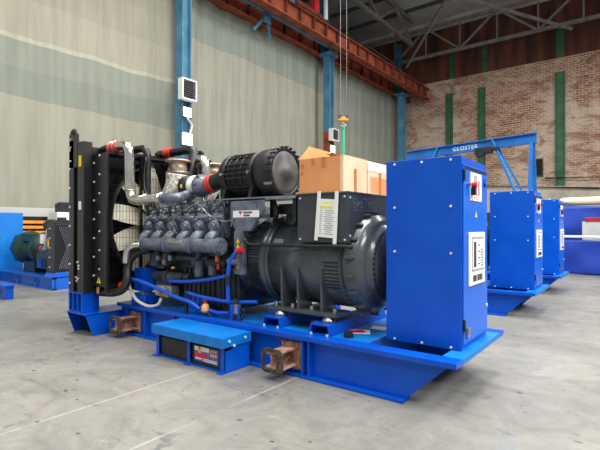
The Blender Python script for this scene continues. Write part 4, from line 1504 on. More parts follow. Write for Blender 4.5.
    c = MB().cyl((-5.98, 3.57, 2.70), (-6.17, 3.57, 2.685), 0.082, n=24).build('charge_coupling', M_RED, t)
    c['label'] = 'red silicone coupling'
    for x in (-6.02, -6.12):
        MB().torus((x, 3.57, 2.695), (1, 0, 0), 0.083, 0.008, 24, 6).build('hose_clip', M_STEEL, c)
    MB().tube([(-6.15, 3.57, 2.69), (-6.30, 3.57, 2.685), (-6.45, 3.57, 2.66), (-6.5, 3.56, 2.64)], 0.07, 16).build('radiator_inlet', M_RUBBER, t)
    # black pipes
    MB().tube([(-6.5, 3.95, 2.72), (-6.2, 3.95, 2.72), (-6.0, 3.95, 2.72), (-5.90, 3.95, 2.70), (-5.845, 3.95, 2.62), (-5.84, 3.95, 2.4), (-5.84, 3.95, 2.1), (-5.84, 3.97, 1.85), (-5.82, 4.05, 1.72)], 0.056, 16, 5).build('coolant_pipe', M_BLACK, t)
    MB().tube([(-5.78, 3.90, 2.6), (-5.79, 3.86, 2.3), (-5.74, 3.86, 2.05), (-5.6, 3.92, 1.97), (-5.4, 4.0, 1.93)], 0.013, 8).build('vent_hose', M_RUBBER, t)
    MB().tube([(-6.5, 4.6, 2.76), (-6.2, 4.6, 2.76), (-5.8, 4.6, 2.76), (-5.62, 4.6, 2.74), (-5.55, 4.58, 2.66), (-5.53, 4.52, 2.5), (-5.53, 4.48, 2.3), (-5.5, 4.48, 1.9)], 0.065, 16, 5).build('coolant_pipe', M_BLACK, t)
    c = MB().cyl((-6.28, 4.6, 2.765), (-6.12, 4.6, 2.765), 0.078, n=20).build('coolant_coupling', M_RED, t)
    c['label'] = 'red silicone coupling'
    MB().tube([(-6.45, 4.66, 2.58), (-6.1, 4.64, 2.56), (-5.75, 4.62, 2.55)], 0.07, 14).build('coolant_pipe', M_BLACK, t)
    MB().tube([(-5.66, 4.62, 2.55), (-5.52, 4.62, 2.58), (-5.42, 4.62, 2.585), (-5.35, 4.62, 2.54), (-5.32, 4.62, 2.44), (-5.315, 4.62, 2.2), (-5.315, 4.62, 1.88)], 0.072, 16, 6).build('charge_pipe', M_PIPE, t)
    c = MB().cyl((-5.78, 4.62, 2.55), (-5.62, 4.62, 2.555), 0.088, n=20).build('charge_coupling', M_RED, t)
    c['label'] = 'red silicone coupling'
    # exhausts
    def exhaust(x, y, z, r):
        m = MB()
        m.lathe((x, y, z - 0.06), (0, 0, 1), [(r * 0.70, 0), (r * 0.70, 0.05), (r * 1.05, 0.055), (r * 1.05, 0.075), (r * 0.9, 0.085), (r * 0.72, 0.085), (r * 0.66, 0.02)], 32)
        f = m.build('exhaust_flange', M_FLANGE, t)
        MB().lathe((x, y, z - 0.17), (0, 0, 1), [(r * 0.72, 0), (r * 0.72, 0.05), (r * 0.76, 0.07), (r * 0.72, 0.09), (r * 0.72, 0.115)], 32).build('bellows', M_FLANGE, f)
        MB().torus((x, y, z - 0.165), (0, 0, 1), r * 0.88, 0.016, 28, 6).build('v_band', M_STEEL, f)
        MB().tube([(x, y, z - 0.17), (x - 0.01, y - 0.01, z - 0.28), (x - 0.03, y - 0.04, z - 0.40), (x - 0.10, y - 0.08, z - 0.52), (x - 0.20, y - 0.12, z - 0.62)], lambda q: r * (0.98 - 0.34 * q), 20, 4).build('wrapped_elbow', M_WRAP, t)
    exhaust(-5.58, 4.30, 2.53, 0.18)
    exhaust(-5.42, 4.86, 2.52, 0.165)

    # lower coolant hose
    MB().tube([aY(152, 249, 3.84), aY(140, 251.5, 3.73), aY(131, 258, 3.65), aY(127.5, 269, 3.60), aY(127, 280, 3.57), aY(123, 289, 3.53), aY(114, 292.5, 3.50), aY(100, 292, 3.48), aY(95, 290, 3.47)], 0.058, 16, 6).build('lower_hose', M_RUBBER, t)
    MB().tube([(-5.60, 3.70, 1.30), (-5.70, 3.63, 1.29), (-5.755, 3.58, 1.23), (-5.765, 3.56, 1.12), (-5.77, 3.56, 1.05)], 0.046, 14).build('breather_elbow', M_PIPE, t)
    c = MB().cyl((-5.95, 3.61, 0.71), (-5.88, 3.61, 0.70), 0.062, n=18).build('lower_coupling', M_RED, t)
    c['label'] = 'red silicone coupling'
    # pale hose loop and blue hoses
    MB().tube([aY(129.5, 279, 3.66), aY(130, 287, 3.66), aY(136, 299, 3.68), aY(148, 306, 3.72), aY(158, 304.5, 3.76), aY(161.5, 298, 3.80)], 0.022, 10, 6).build('pale_hose', M_HOSE_PALE, t)
    MB().tube([aY(128, 278.5, 3.66), aY(140, 281, 3.66), aY(158, 288.5, 3.70), aY(176, 297, 3.72), aY(190, 302, 3.74), aY(200, 309, 3.78)], 0.026, 10, 6).build('blue_hose', M_HOSE_BLUE, t)
    MB().tube([aY(167, 281, 3.80), aY(185, 281.5, 3.82), aY(205, 280, 3.84), aY(227, 276, 3.86)], 0.023, 10, 6).build('blue_hose', M_HOSE_BLUE, t)
    MB().tube([aY(237, 252, 3.83), aY(231, 260, 3.82), aY(228.5, 272, 3.82), aY(228, 288, 3.83), aY(228.5, 302, 3.85)], 0.027, 10, 6).build('blue_hose', M_HOSE_BLUE, t)
    MB().tube([aY(186, 292, 3.78), aY(198, 296, 3.80), aY(215, 299.5, 3.84), aY(232, 302, 3.90), aY(257, 302, 3.95)], 0.024, 10, 6).build('blue_hose', M_HOSE_BLUE, t)
    MB().tube([aY(207, 309, 3.84), aY(217, 312.5, 3.84), aY(229, 313, 3.84)], 0.024, 10, 6).build('blue_hose', M_HOSE_BLUE, t)
    m = MB()
    p = aY(228, 280, 3.81)
    m.cyl(p + Vector((0, 0, 0.05)), p - Vector((0, 0, 0.05)), 0.033, n=14)
    m.build('hose_joint', M_BLACK_MATT, t)
    p = aY(240.5, 251, 3.83)
    MB().cyl(p - Vector((0.05, 0, 0)), p + Vector((0.04, 0, 0.02)), 0.032, n=12).build('red_hose_end', M_ORED, t)
    p = aY(235, 262, 3.85)
    MB().cyl(p - Vector((0.1, 0, 0)), p + Vector((0.08, 0, 0)), 0.045, n=14).build('drain_pipe', M_ENG, t)
    return t


engine = make_engine()

# drain valves on the deck brackets
p = aY(205.5, 305, 3.82)
t = thing('drain_valve', (p.x, p.y, p.z - 0.08), 'brass drain valve with pink-red handle on the deck edge', 'valve')
MB().lathe(p + Vector((0, 0, -0.09)), (0, 0, 1), [(0.001, 0), (0.05, 0), (0.058, 0.03), (0.045, 0.09), (0.02, 0.11), (0.001, 0.11)], 16).build('body', M_LBLORANGE, t)
MB().cyl(p + Vector((0, 0, 0.02)), p + Vector((0, 0, 0.05)), 0.02, n=10).build('stem', M_BRASS, t)
MB().box(p.x - 0.035, p.x + 0.035, p.y - 0.02, p.y + 0.02, p.z + 0.05, p.z + 0.09).build('handle', M_ORED, t, 0.008)
MB().tube([p + Vector((0.04, 0, -0.07)), p + Vector((0.10, -0.01, -0.12)), p + Vector((0.15, -0.02, -0.24))], 0.012, 8).build('drain_hose', M_RUBBER, t)
p = aY(236, 308, 3.84)
t = thing('water_heater', (p.x, p.y, ZT), 'small black and steel heater pump on the deck beside its blue bracket', 'pump')
MB().cyl((p.x, p.y + 0.02, ZT + 0.001), (p.x, p.y + 0.02, ZT + 0.08), 0.05, n=16).build('base', M_BLACK_MATT, t)
MB().cyl((p.x, p.y + 0.02, ZT + 0.08), (p.x, p.y + 0.02, ZT + 0.19), 0.042, n=16).build('body', M_STEEL, t)
MB().cyl((p.x - 0.02, p.y + 0.02, ZT + 0.19), (p.x - 0.02, p.y + 0.02, ZT + 0.26), 0.035, 0.02, 14).build('cap', M_BLACK_MATT, t)
MB().tube([(p.x + 0.04, p.y, ZT + 0.12), (p.x + 0.13, p.y, ZT + 0.14), (p.x + 0.13, p.y, ZT + 0.05), (p.x + 0.05, p.y, ZT + 0.02)], 0.011, 8).build('lead', M_RUBBER, t)
p = aY(186.5, 312, 3.77)
o = MB().cyl((p.x, p.y, ZT + 0.001), (p.x, p.y, ZT + 0.27), 0.024, n=14).cyl((p.x, p.y, ZT + 0.27), (p.x, p.y, ZT + 0.31), 0.012, n=10).build('grease_cylinder', M_BLACK_MATT, None, 0, (p.x, p.y, ZT))
tag(o, 'slim black upright cylinder on the deck under the blue hoses', 'cylinder')

# ---- air filter
ax = (1, 0, 0)
fy, fz = 4.20, 2.205
t = thing('air_filter', (-3.9, fy, 1.90), 'big black round air filter with ribbed sides on top of the engine', 'air filter')
body = MB().lathe((-4.36, fy, fz), ax, [(0.001, 0), (0.13, 0.0), (0.22, 0.03), (0.262, 0.06), (0.262, 0.68), (0.28, 0.69), (0.298, 0.71), (0.298, 0.92), (0.285, 0.94)], 48).build('body', M_BLACK_MATT, t)
for i in range(30):
    a = 2 * PI * i / 30
    if i % 5 == 2:
        continue
    m = MB()
    m.obox((-4.03, fy + 0.268 * math.cos(a), fz + 0.268 * math.sin(a)), (0.50, 0.02, 0.02), Matrix.Rotation(a, 3, 'X'))
    m.build('side_rib', M_BLACK, body, 0.003)
for x in (-4.24, -4.13, -4.02, -3.91, -3.80):
    MB().torus((x, fy, fz), ax, 0.266, 0.009, 40, 6).build('ring_rib', M_BLACK, body)
for x in (-4.22, -3.76):
    m = MB()
    m.lathe((x - 0.03, fy, fz), ax, [(0.262, 0), (0.283, 0.002), (0.283, 0.058), (0.262, 0.06)], 48)
    m.prism([(fy - 0.27, 1.90), (fy + 0.27, 1.90), (fy + 0.22, 2.05), (fy - 0.22, 2.05)], 'x', x - 0.025, x + 0.025)
    m.build('mounting_band', M_BLACK, t)
    MB().cyl((x, fy - 0.285, fz + 0.0), (x, fy - 0.305, fz), 0.02, n=8).build('band_bolt', M_STEEL, t)
cap = MB().lathe((-3.42, fy, fz), ax, [(0.300, -0.03), (0.302, 0.0), (0.295, 0.02), (0.262, 0.022), (0.255, 0.0)], 48).build('cap_ring', M_BLACK, t)
for i in range(24):
    a = 2 * PI * i / 24
    m = MB().obox((-3.425, fy + 0.30 * math.cos(a), fz + 0.30 * math.sin(a)), (0.09, 0.018, 0.035), Matrix.Rotation(a, 3, 'X'))
    m.build('cap_lug', M_BLACK, cap, 0.004)
for i in range(4):
    a = 2 * PI * i / 4 + 0.5
    MB().obox((-3.46, fy + 0.305 * math.cos(a), fz + 0.305 * math.sin(a)), (0.12, 0.012, 0.03), Matrix.Rotation(a, 3, 'X')).build('clip', M_STEEL, cap)
MB().lathe((-3.42, fy, fz), ax, [(0.262, 0.0), (0.245, 0.012), (0.20, 0.014), (0.11, 0.025), (0.07, 0.045), (0.001, 0.05)], 48).build('end_cover', M_GREY_CAP if 'M_GREY_CAP' in globals() else mat('mottled_grey_cap', L(72, 72, 74), L(108, 106, 104), 5.0, 0.5, detail=6), t)  # end cover in mottled grey, lighter than the black body

# ---- battery box and batteries
t = thing('battery_box', (-4.05, 3.5, 0), 'low blue battery box with lid standing against the base frame', 'battery box')
x0, x1, y0, y1 = -4.73, -3.50, 3.26, 3.70
MB().box(x0, x1, y0, y0 + 0.008, 0.278, 0.385).box(x0, x1, y0 + 0.008, y1, 0.377, 0.385).box(x1 - 0.008, x1, y0 + 0.008, y1, 0.278, 0.377).box(x0, x0 + 0.008, y0 + 0.008, y1, 0.278, 0.377).build('lid', M_BLUE_LIT_TOP, t, 0.003)
for x in (x1, ):
    for (y, z) in ((3.36, 0.34), (3.60, 0.342), (3.43, 0.285)):
        MB().cyl((x, y, z), (x + 0.012, y, z), 0.016, n=6).build('bolt', M_BOLT, t)
MB().box(x0 + 0.03, x1 - 0.02, 3.32, 3.69, 0.0, 0.02).build('tray', M_BLUE, t)
MB().prism([(3.33, 0.02), (3.69, 0.02), (3.69, 0.275), (3.45, 0.275), (3.40, 0.235), (3.33, 0.235)], 'x', x1 - 0.028, x1 - 0.018).build('end_plate', M_BLUE, t)
MB().box(x0 + 0.03, x0 + 0.04, 3.33, 3.69, 0.02, 0.275).build('end_plate', M_BLUE, t)
for x in (x0 + 0.045, -4.11, x1 - 0.06):
    MB().box(x - 0.025, x + 0.025, 3.315, 3.325, 0.0, 0.275).box(x - 0.04, x + 0.04, 3.27, 3.32, 0, 0.012).build('retaining_strap', M_BLUE, t)


def battery(label, xa, xb, sticker):
    t = thing('battery', ((xa + xb) / 2, 3.5, 0.022), label, 'battery', 'starter batteries')
    MB().box(xa, xb, 3.335, 3.66, 0.022, 0.235).build('case', M_BLACK_MATT, t, 0.008)
    MB().box(xa + 0.01, xb - 0.01, 3.345, 3.65, 0.235, 0.255).build('top_cover', M_BLACK, t, 0.005)
    for x in (xa + 0.07, xb - 0.07):
        MB().cyl((x, 3.42, 0.255), (x, 3.42, 0.27), 0.012, n=10).build('terminal', M_STEEL, t)
    if sticker:
        y = 3.335
        s0, s1, z0, z1 = xa + 0.045, xb - 0.075, 0.062, 0.226
        o = MB().box(s0, s1, y - 0.002, y, z0, z1).build('sticker', M_LBLBLUE, t)
        m = MB()
        m.box(s0, s0 + 0.24, y - 0.0035, y - 0.002, z1 - 0.05, z1 - 0.005)
        m.box(s0 + 0.01, s0 + 0.12, y - 0.0035, y - 0.002, z0 + 0.02, z0 + 0.035)
        m.build('sticker_white_band', M_PAPER, o)
        MB().box(s0, s0 + 0.22, y - 0.0035, y - 0.002, z0 + 0.04, z0 + 0.085).build('sticker_red_band', M_ORED, o)
        m = MB()
        m.ball((s0 + 0.085, y - 0.001, z1 - 0.025), 0.022, 10)
        m.box(s0 + 0.06, s0 + 0.11, y - 0.0045, y - 0.002, z1 - 0.07, z1 - 0.03)
        m.build('sticker_emblem', M_LBLORANGE, o)
        m = MB()
        for k in range(3):
            x = s0 + 0.265 + k * 0.034
            m.box(x, x + 0.026, y - 0.0035, y - 0.002, z1 - 0.04, z1 - 0.015)
            m.box(x, x + 0.026, y - 0.0035, y - 0.002, z1 - 0.085, z1 - 0.055)
        m.build('sticker_digits', M_LBLORANGE, o)
        m = MB()
        for k in range(3):
            m.box(s0 + 0.14, s1 - 0.02, y - 0.0035, y - 0.002, z0 + 0.008 + k * 0.012, z0 + 0.014 + k * 0.012)
        m.build('sticker_print', M_PAPER, o)
    return t


battery('plain black battery in the left half of the battery box', -4.64, -4.15, False)
battery('black battery with red, white and blue sticker in the right half of the box', -4.07, -3.565, True)

# ---- cardboard boxes on the terminal box
ZB = 1.913
t = thing('cardboard_box', (-2.71, 4.15, ZB), 'brown open cardboard box with a raised flap on the alternator terminal box', 'box')
x0, x1, y0, y1, z1 = -3.0, -2.44, 3.93, 4.42, 2.285
MB().box(x0, x1, y0, y0 + 0.006, ZB, z1).build('front_wall', M_CARTON, t)
MB().box(x1 - 0.006, x1, y0 + 0.006, y1, ZB, z1).build('side_wall', M_CARTON_LT, t)
MB().box(x0, x0 + 0.006, y0 + 0.006, y1, ZB, z1).build('side_wall', M_CARTON, t)
MB().box(x0 + 0.006, x1 - 0.006, y1 - 0.006, y1, ZB, z1).build('back_wall', M_CARTON, t)
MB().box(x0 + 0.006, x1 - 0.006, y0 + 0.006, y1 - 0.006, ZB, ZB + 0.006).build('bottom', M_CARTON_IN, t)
f = MB()
vs = [(x0, y0 + 0.003, z1), (x0, y1 - 0.003, z1), (x0 - 0.02, y1 + 0.17, z1 + 0.165), (x0 - 0.02, y0 + 0.21, z1 + 0.175)]
f.add([Vector(q) for q in vs] + [Vector(q) + Vector((-0.006, 0, 0)) for q in vs], [(3, 2, 1, 0), (4, 5, 6, 7), (0, 1, 5, 4), (1, 2, 6, 5), (2, 3, 7, 6), (3, 0, 4, 7)])
f.build('raised_flap', M_CARTON, t)
f = MB()
vs = [(x1 - 0.003, y0 + 0.01, z1), (x1 - 0.003, y1 - 0.01, z1), (x1 - 0.24, y1 - 0.02, z1 + 0.02), (x1 - 0.24, y0 + 0.03, z1 + 0.035)]
f.add([Vector(q) for q in vs] + [Vector(q) + Vector((0, 0, 0.006)) for q in vs], [(3, 2, 1, 0), (4, 5, 6, 7), (0, 1, 5, 4), (1, 2, 6, 5), (2, 3, 7, 6), (3, 0, 4, 7)])
f.build('folded_flap', M_CARTON, t)
MB().box(x0 + 0.29, x0 + 0.345, y0 - 0.002, y0, z1 - 0.11, z1).build('tape_strip', M_TAPE, t)
MB().box(x0 + 0.16, x0 + 0.20, y0 - 0.002, y0, z1 - 0.07, z1).build('tape_strip', M_TAPE, t)
MB().box(x1, x1 + 0.002, 4.14, 4.20, ZB, z1 - 0.12).build('tape_strip', M_TAPE, t)
MB().box(x1 - 0.035, x1 - 0.0, y0 - 0.002, y0 - 0.0005, ZB, z1).box(x1, x1 + 0.002, y0, y0 + 0.03, ZB, z1 - 0.05).build('corner_tape', M_CARTON_LT, t)
MB().box(x0 + 0.015, x0 + 0.06, y0 - 0.0015, y0, z1 - 0.1, z1 - 0.05).box(x0 + 0.02, x0 + 0.055, y0 - 0.0015, y0, z1 - 0.18, z1 - 0.14).build('handling_print', M_TAPE, t)
t = thing('cardboard_box', (-2.7, 4.7, ZB), 'paler closed cardboard box with white film on top, beside the open box', 'box')
x0, x1, y0, y1, z1 = -2.95, -2.44, 4.44, 4.98, 2.27
MB().box(x0, x1, y0, y1, ZB, z1).build('carton', M_CARTON_LT, t, 0.004)
MB().box(x0 - 0.004, x1 + 0.004, y0 - 0.002, y1 + 0.004, z1 - 0.10, z1 + 0.012).build('film_wrap', M_WHITE_FILM if 'M_WHITE_FILM' in globals() else mat('milky_film', L(226, 214, 200), L(238, 230, 220), 9.0, 0.3), t, 0.008)
MB().box(x1, x1 + 0.002, 4.70, 4.76, ZB, z1 - 0.1).build('tape_strip', M_TAPE, t)
MB().box(x1, x1 + 0.0015, 4.5, 4.92, ZB + 0.02, ZB + 0.2).build('printed_panel', M_CARTON, t)

# document taped to the terminal box
yb = 3.92
t = thing('document_sheet', (-2.62, yb, 1.40), 'printed white sheet in tape strips on the front of the alternator terminal box', 'document')
dc = Vector((-2.62, yb - 0.013, 1.64))
rot = Matrix.Rotation(math.radians(4), 3, 'Y')
sh = MB().obox(dc, (0.245, 0.003, 0.40), rot).build('sheet', M_PAPER, t)
for (dx, dz, ln) in ((-0.125, 0.02, 0.52), (0.105, 0.0, 0.57)):
    MB().obox(dc + rot @ Vector((dx, -0.003 if dx > 0 else 0.003, dz)), (0.045, 0.0025, ln), Matrix.Rotation(math.radians(5 if dx < 0 else 3), 3, 'Y')).build('tape_strip', M_WHITE, t)
m = MB()
for k in range(12):
    wd = (0.10, 0.12, 0.07, 0.13)[k % 4]
    m.obox(dc + rot @ Vector((0.02, -0.0025, 0.08 - k * 0.022)), (wd, 0.001, 0.007), rot)
    m.obox(dc + rot @ Vector((-0.08, -0.0025, 0.08 - k * 0.022)), (0.025, 0.001, 0.008), rot)
m.build('print_lines', M_GREYINK, sh)
m = MB()
m.obox(dc + rot @ Vector((-0.02, -0.0025, 0.115)), (0.16, 0.001, 0.026), rot)
m.obox(dc + rot @ Vector((0.0, -0.0025, 0.165)), (0.10, 0.001, 0.012), rot)
m.build('highlighted_line', M_YELLOW, sh)

# papers on the deck
p = Vector((-2.415, 4.22, ZT))
t = thing('paper_leaflet', (p.x, p.y, ZT), 'red and white leaflet lying on the blue deck before the cabinet', 'leaflet')
MB().obox((p.x, p.y, ZT + 0.003), (0.22, 0.18, 0.004), Matrix.Rotation(0.5, 3, 'Z')).build('sheet', M_PAPER, t)
MB().obox((p.x - 0.02, p.y - 0.02, ZT + 0.0062), (0.16, 0.12, 0.002), Matrix.Rotation(0.75, 3, 'Z')).build('red_print', M_ORED, t)
p = Vector((-2.33, 4.50, ZT))
o = MB().obox((p.x, p.y, ZT + 0.003), (0.18, 0.15, 0.004), Matrix.Rotation(0.2, 3, 'Z')).build('paper_sheet', M_PAPER, None, 0, (p.x, p.y, ZT))
tag(o, 'plain white sheet on the blue deck beside the red leaflet', 'paper')

# ================================================================= BACKGROUND MACHINES (left)
def rear_generator():
    xr, yf = -11.50, 5.13
    t = thing('generator_set', (xr - 1.2, yf + 0.6, 0), 'smaller dark green and blue generator set at the left, behind the radiator', 'generator')
    m = MB()
    m.prism([(xr - 3.4, 0.02), (xr, 0.02), (xr, 0.30), (xr - 3.4, 0.30)], 'y', yf + 0.06, yf + 0.08)
    m.box(xr - 3.4, xr, yf, yf + 0.12, 0.27, 0.31)
    m.box(xr - 3.4, xr, yf, yf + 0.12, 0, 0.03)
    m.box(xr - 0.02, xr, yf, yf + 1.35, 0.0, 0.31)
    m.box(xr - 3.4, xr, yf + 0.12, yf + 1.35, 0.29, 0.31)
    m.box(xr - 3.4, xr, yf + 1.25, yf + 1.35, 0, 0.29)
    bs = m.build('base_frame', M_CONT_BASE, t)
    for x in (xr - 1.0, xr - 2.1):
        MB().torus((x, yf + 0.05, 0.15), (0, 1, 0), 0.10, 0.02, 20, 6).build('fork_port', M_CONT_BASE, bs)
    MB().prism([(yf, 0.31), (yf + 0.5, 0.31), (yf + 0.35, 0.42), (yf + 0.1, 0.42)], 'x', xr - 0.5, xr - 0.05).build('radiator_foot', M_CONT_BASE, bs)
    # radiator
    r = MB()
    r.box(xr - 0.45, xr - 0.10, yf + 0.12, yf + 1.35, 0.42, 1.62)
    rad = r.build('radiator', M_BLACK, t, 0.01)
    MB().box(xr - 0.48, xr - 0.06, yf + 0.08, yf + 0.12, 0.42, 1.66).build('side_post', M_BLACK, rad)
    m = MB()
    g0, g1 = yf + 0.2, yf + 1.30
    for k in range(24):
        a0 = g0 + (g1 - g0) * k / 24
        m.bar((xr - 0.09, a0, 0.5), (xr - 0.09, min(g1, a0 + 0.4), 0.5 + min(g1 - a0, 0.4) * 2.6), 0.008)
        m.bar((xr - 0.085, a0, 1.55), (xr - 0.085, min(g1, a0 + 0.4), 1.55 - min(g1 - a0, 0.4) * 2.6), 0.008)
    m.build('mesh_guard', M_GREY, rad)
    for k in range(5):
        MB().cyl((xr - 0.3, yf + 0.08, 0.55 + k * 0.24), (xr - 0.3, yf + 0.06, 0.55 + k * 0.24), 0.02, n=6).build('bolt', M_BOLT, rad)
    MB().box(xr - 0.42, xr - 0.36, yf + 0.072, yf + 0.08, 1.05, 1.25).build('yellow_sticker', M_SIGNYEL, rad)
    # air filter
    m = MB()
    m.cyl((xr - 1.20, yf + 0.5, 1.58), (xr - 0.35, yf + 0.5, 1.58), 0.16, n=24)
    m.cyl((xr - 1.26, yf + 0.5, 1.58), (xr - 1.12, yf + 0.5, 1.58), 0.175, n=24)
    m.build('air_filter', M_BLACK_MATT, t)
    MB().box(xr - 0.62, xr - 0.55, yf + 0.4, yf + 0.6, 1.7, 1.8).build('filter_gauge', M_BLACK_MATT, t)
    # engine block
    m = MB()
    m.box(xr - 1.5, xr - 0.55, yf + 0.25, yf + 1.0, 0.45, 1.05)
    m.box(xr - 1.4, xr - 0.6, yf + 0.35, yf + 0.9, 1.05, 1.35)
    for k in range(4):
        m.cyl((xr - 1.35 + k * 0.2, yf + 0.3, 1.0), (xr - 1.35 + k * 0.2, yf + 0.2, 1.0), 0.06, n=12)
    m.build('engine_block', M_GREENALT, t, 0.02)
    m = MB()
    m.cyl((xr - 1.0, yf + 0.16, 0.5), (xr - 1.0, yf + 0.16, 0.72), 0.06, n=14)
    m.build('blue_filter', M_BLUE, t)
    MB().tube([(xr - 1.05, yf + 0.25, 0.98), (xr - 0.85, yf + 0.2, 0.98), (xr - 0.70, yf + 0.18, 1.05), (xr - 0.62, yf + 0.18, 1.3), (xr - 0.60, yf + 0.2, 1.5)], 0.075, 14).build('charge_pipe', M_PIPE, t)
    MB().cyl((xr - 1.14, yf + 0.25, 0.98), (xr - 0.98, yf + 0.23, 0.98), 0.085, n=16).build('coupling', M_RED, t)
    MB().cyl((xr - 0.95, yf + 0.18, 1.12), (xr - 0.95, yf + 0.18, 1.36), 0.06, n=14).build('bottle', M_WHITE, t)
    # alternator
    a = MB()
    zc = 0.95
    a.lathe((xr - 2.9, yf + 0.62, zc), (1, 0, 0), [(0.001, 0), (0.50, 0), (0.50, 0.30), (0.44, 0.42), (0.36, 0.5), (0.36, 0.95), (0.46, 1.0), (0.48, 1.3), (0.001, 1.3)], 8)
    a.build('alternator', M_GREENALT, t)
    MB().box(xr - 2.45, xr - 1.95, yf + 0.28, yf + 0.95, zc + 0.2, zc + 0.42).build('terminal_box', M_GREENALT, t, 0.01)
    MB().box(xr - 2.4, xr - 1.7, yf + 0.3, yf + 0.95, 0.31, 0.6).build('alternator_foot', M_BLACK, t)
    return t


M_CONT_BASE = mat('rear_base_blue', L(10, 84, 190), L(16, 96, 200), 2.0, 0.4)
rear_generator()

# blue enclosure at the left edge
t = thing('sheet_metal_cabinet', (-15.5, 5.2, 0.0), 'bright blue cabinet cut off by the left picture edge, behind the green alternator', 'cabinet')
ex0, ex1, ey0, ey1, ez0, ez1 = -16.1, -15.05, 4.4, 5.86, 0.0, 1.98
MB().box(ex0, ex1, ey0, ey1, ez0 + 0.12, ez1).build('body', M_CONT, t, 0.01)
MB().box(ex0 + 0.03, ex1 - 0.02, ey0 + 0.03, ey1 - 0.03, ez0, ez0 + 0.12).build('plinth', M_BLACK, t)
MB().box(ex1, ex1 + 0.014, ey0 + 0.02, 5.12, ez0 + 0.16, ez1 - 0.03).build('door', M_CONT, t, 0.004)
MB().box(ex1, ex1 + 0.014, 5.14, 5.76, ez0 + 0.16, ez1 - 0.03).build('door', M_CONT, t, 0.004)
for z in (0.86, 1.22):
    MB().cyl((ex1 + 0.014, 5.22, z), (ex1 + 0.035, 5.22, z), 0.03, n=12).build('door_lock', M_INK, t)

# orange slatted rack behind
c = Vector((-16.05, 6.62, 1.5))
t = thing('slatted_rack', (c.x, c.y, 0.0), 'rack of orange bars behind the green generator at the left', 'rack')
for k in range(5):
    z = 0.98 + k * 0.17
    MB().box(c.x - 0.1, c.x + 0.1, c.y - 0.42, c.y + 0.42, z, z + 0.10).build('orange_bar', M_ORANGE, t, 0.01)
for s in (-0.38, 0.38):
    MB().box(c.x - 0.14, c.x - 0.1, c.y + s - 0.05, c.y + s + 0.05, 0, 1.9).build('upright', M_BLACK, t)
MB().box(c.x - 0.16, c.x - 0.14, c.y - 0.42, c.y + 0.42, 0.9, 1.9).build('back_board', M_BLACK, t)

# white cupboard and dark unit by the wall
c = aX(62, 216, XW + 0.9)
t = thing('storage_cupboard', (c.x, c.y, 0), 'white cupboard by the curtain wall, left of the black radiator', 'cupboard')
MB().box(c.x - 0.3, c.x + 0.3, c.y - 0.3, c.y + 0.5, 0, c.z + 0.12).build('body', M_WHITE, t, 0.01)
MB().box(c.x + 0.3, c.x + 0.315, c.y - 0.26, c.y + 0.46, 0.1, c.z + 0.06).build('door', M_WHITE, t)
c2 = c
o = MB().box(c2.x - 0.2, c2.x + 0.2, c2.y - 0.15, c2.y + 0.25, c2.z + 0.12, c2.z + 0.42).box(c2.x - 0.15, c2.x + 0.15, c2.y - 0.1, c2.y + 0.2, c2.z + 0.42, c2.z + 0.46).build('dark_case', M_BLACK_MATT, None, 0.02, (c2.x, c2.y, c2.z + 0.12))
tag(o, 'dark case standing on the white cupboard by the curtain wall', 'case')

# corner of another blue skid at the lower left edge
p = aZ(6, 300, 0)
t = thing('blue_skid', (p.x, p.y, 0), 'end of another blue skid at the lower left picture edge', 'skid')
MB().box(p.x - 2.2, p.x, p.y, p.y + 0.05, 0, 0.27).build('side_beam', M_BLUE, t)
MB().box(p.x - 2.2, p.x + 0.03, p.y - 0.04, p.y + 0.16, 0.27, 0.31).build('top_flange', M_BLUE, t, 0.003)
MB().box(p.x - 0.03, p.x, p.y + 0.05, p.y + 0.15, 0, 0.27).build('end_plate', M_BLUE, t)
MB().cyl((p.x - 0.35, p.y, 0.15), (p.x - 0.35, p.y - 0.03, 0.15), 0.05, n=12).build('bolt_boss', M_BLUE, t)

# ================================================================= RIGHT SIDE
# gantry crane
A = Vector((-2.66, 14.9, 0))
B = Vector((-6.9, 15.75, 0))
zt_ = 4.36
t = thing('gantry_crane', ((A.x + B.x) / 2, (A.y + B.y) / 2, 0), 'blue gantry crane standing behind the control cabinets', 'gantry crane')
d = (A - B).normalized()
n = Vector((-d.y, d.x, 0))
a, b_ = A + d * 0.12 + Vector((0, 0, zt_ - 0.17)), B - d * 0.12 + Vector((0, 0, zt_ - 0.17))
m = MB()
m.bar(a, b_, 0.02, 0.30)
m.bar(a + Vector((0, 0, 0.14)), b_ + Vector((0, 0, 0.14)), 0.16, 0.03)
m.bar(a - Vector((0, 0, 0.14)), b_ - Vector((0, 0, 0.14)), 0.16, 0.03)
beam = m.build('beam', M_GANTRY, t)
face = -n if n.dot(Vector((FX, FY, 0))) > 0 else n
text_mesh('beam_lettering', 'GLOSTER', 0.19, M_PAPER, t, (a + b_) / 2 + d * -0.42 + face * 0.012 + Vector((0, 0, -0.07)), d, (0, 0, 1), 0.003, 1.15)
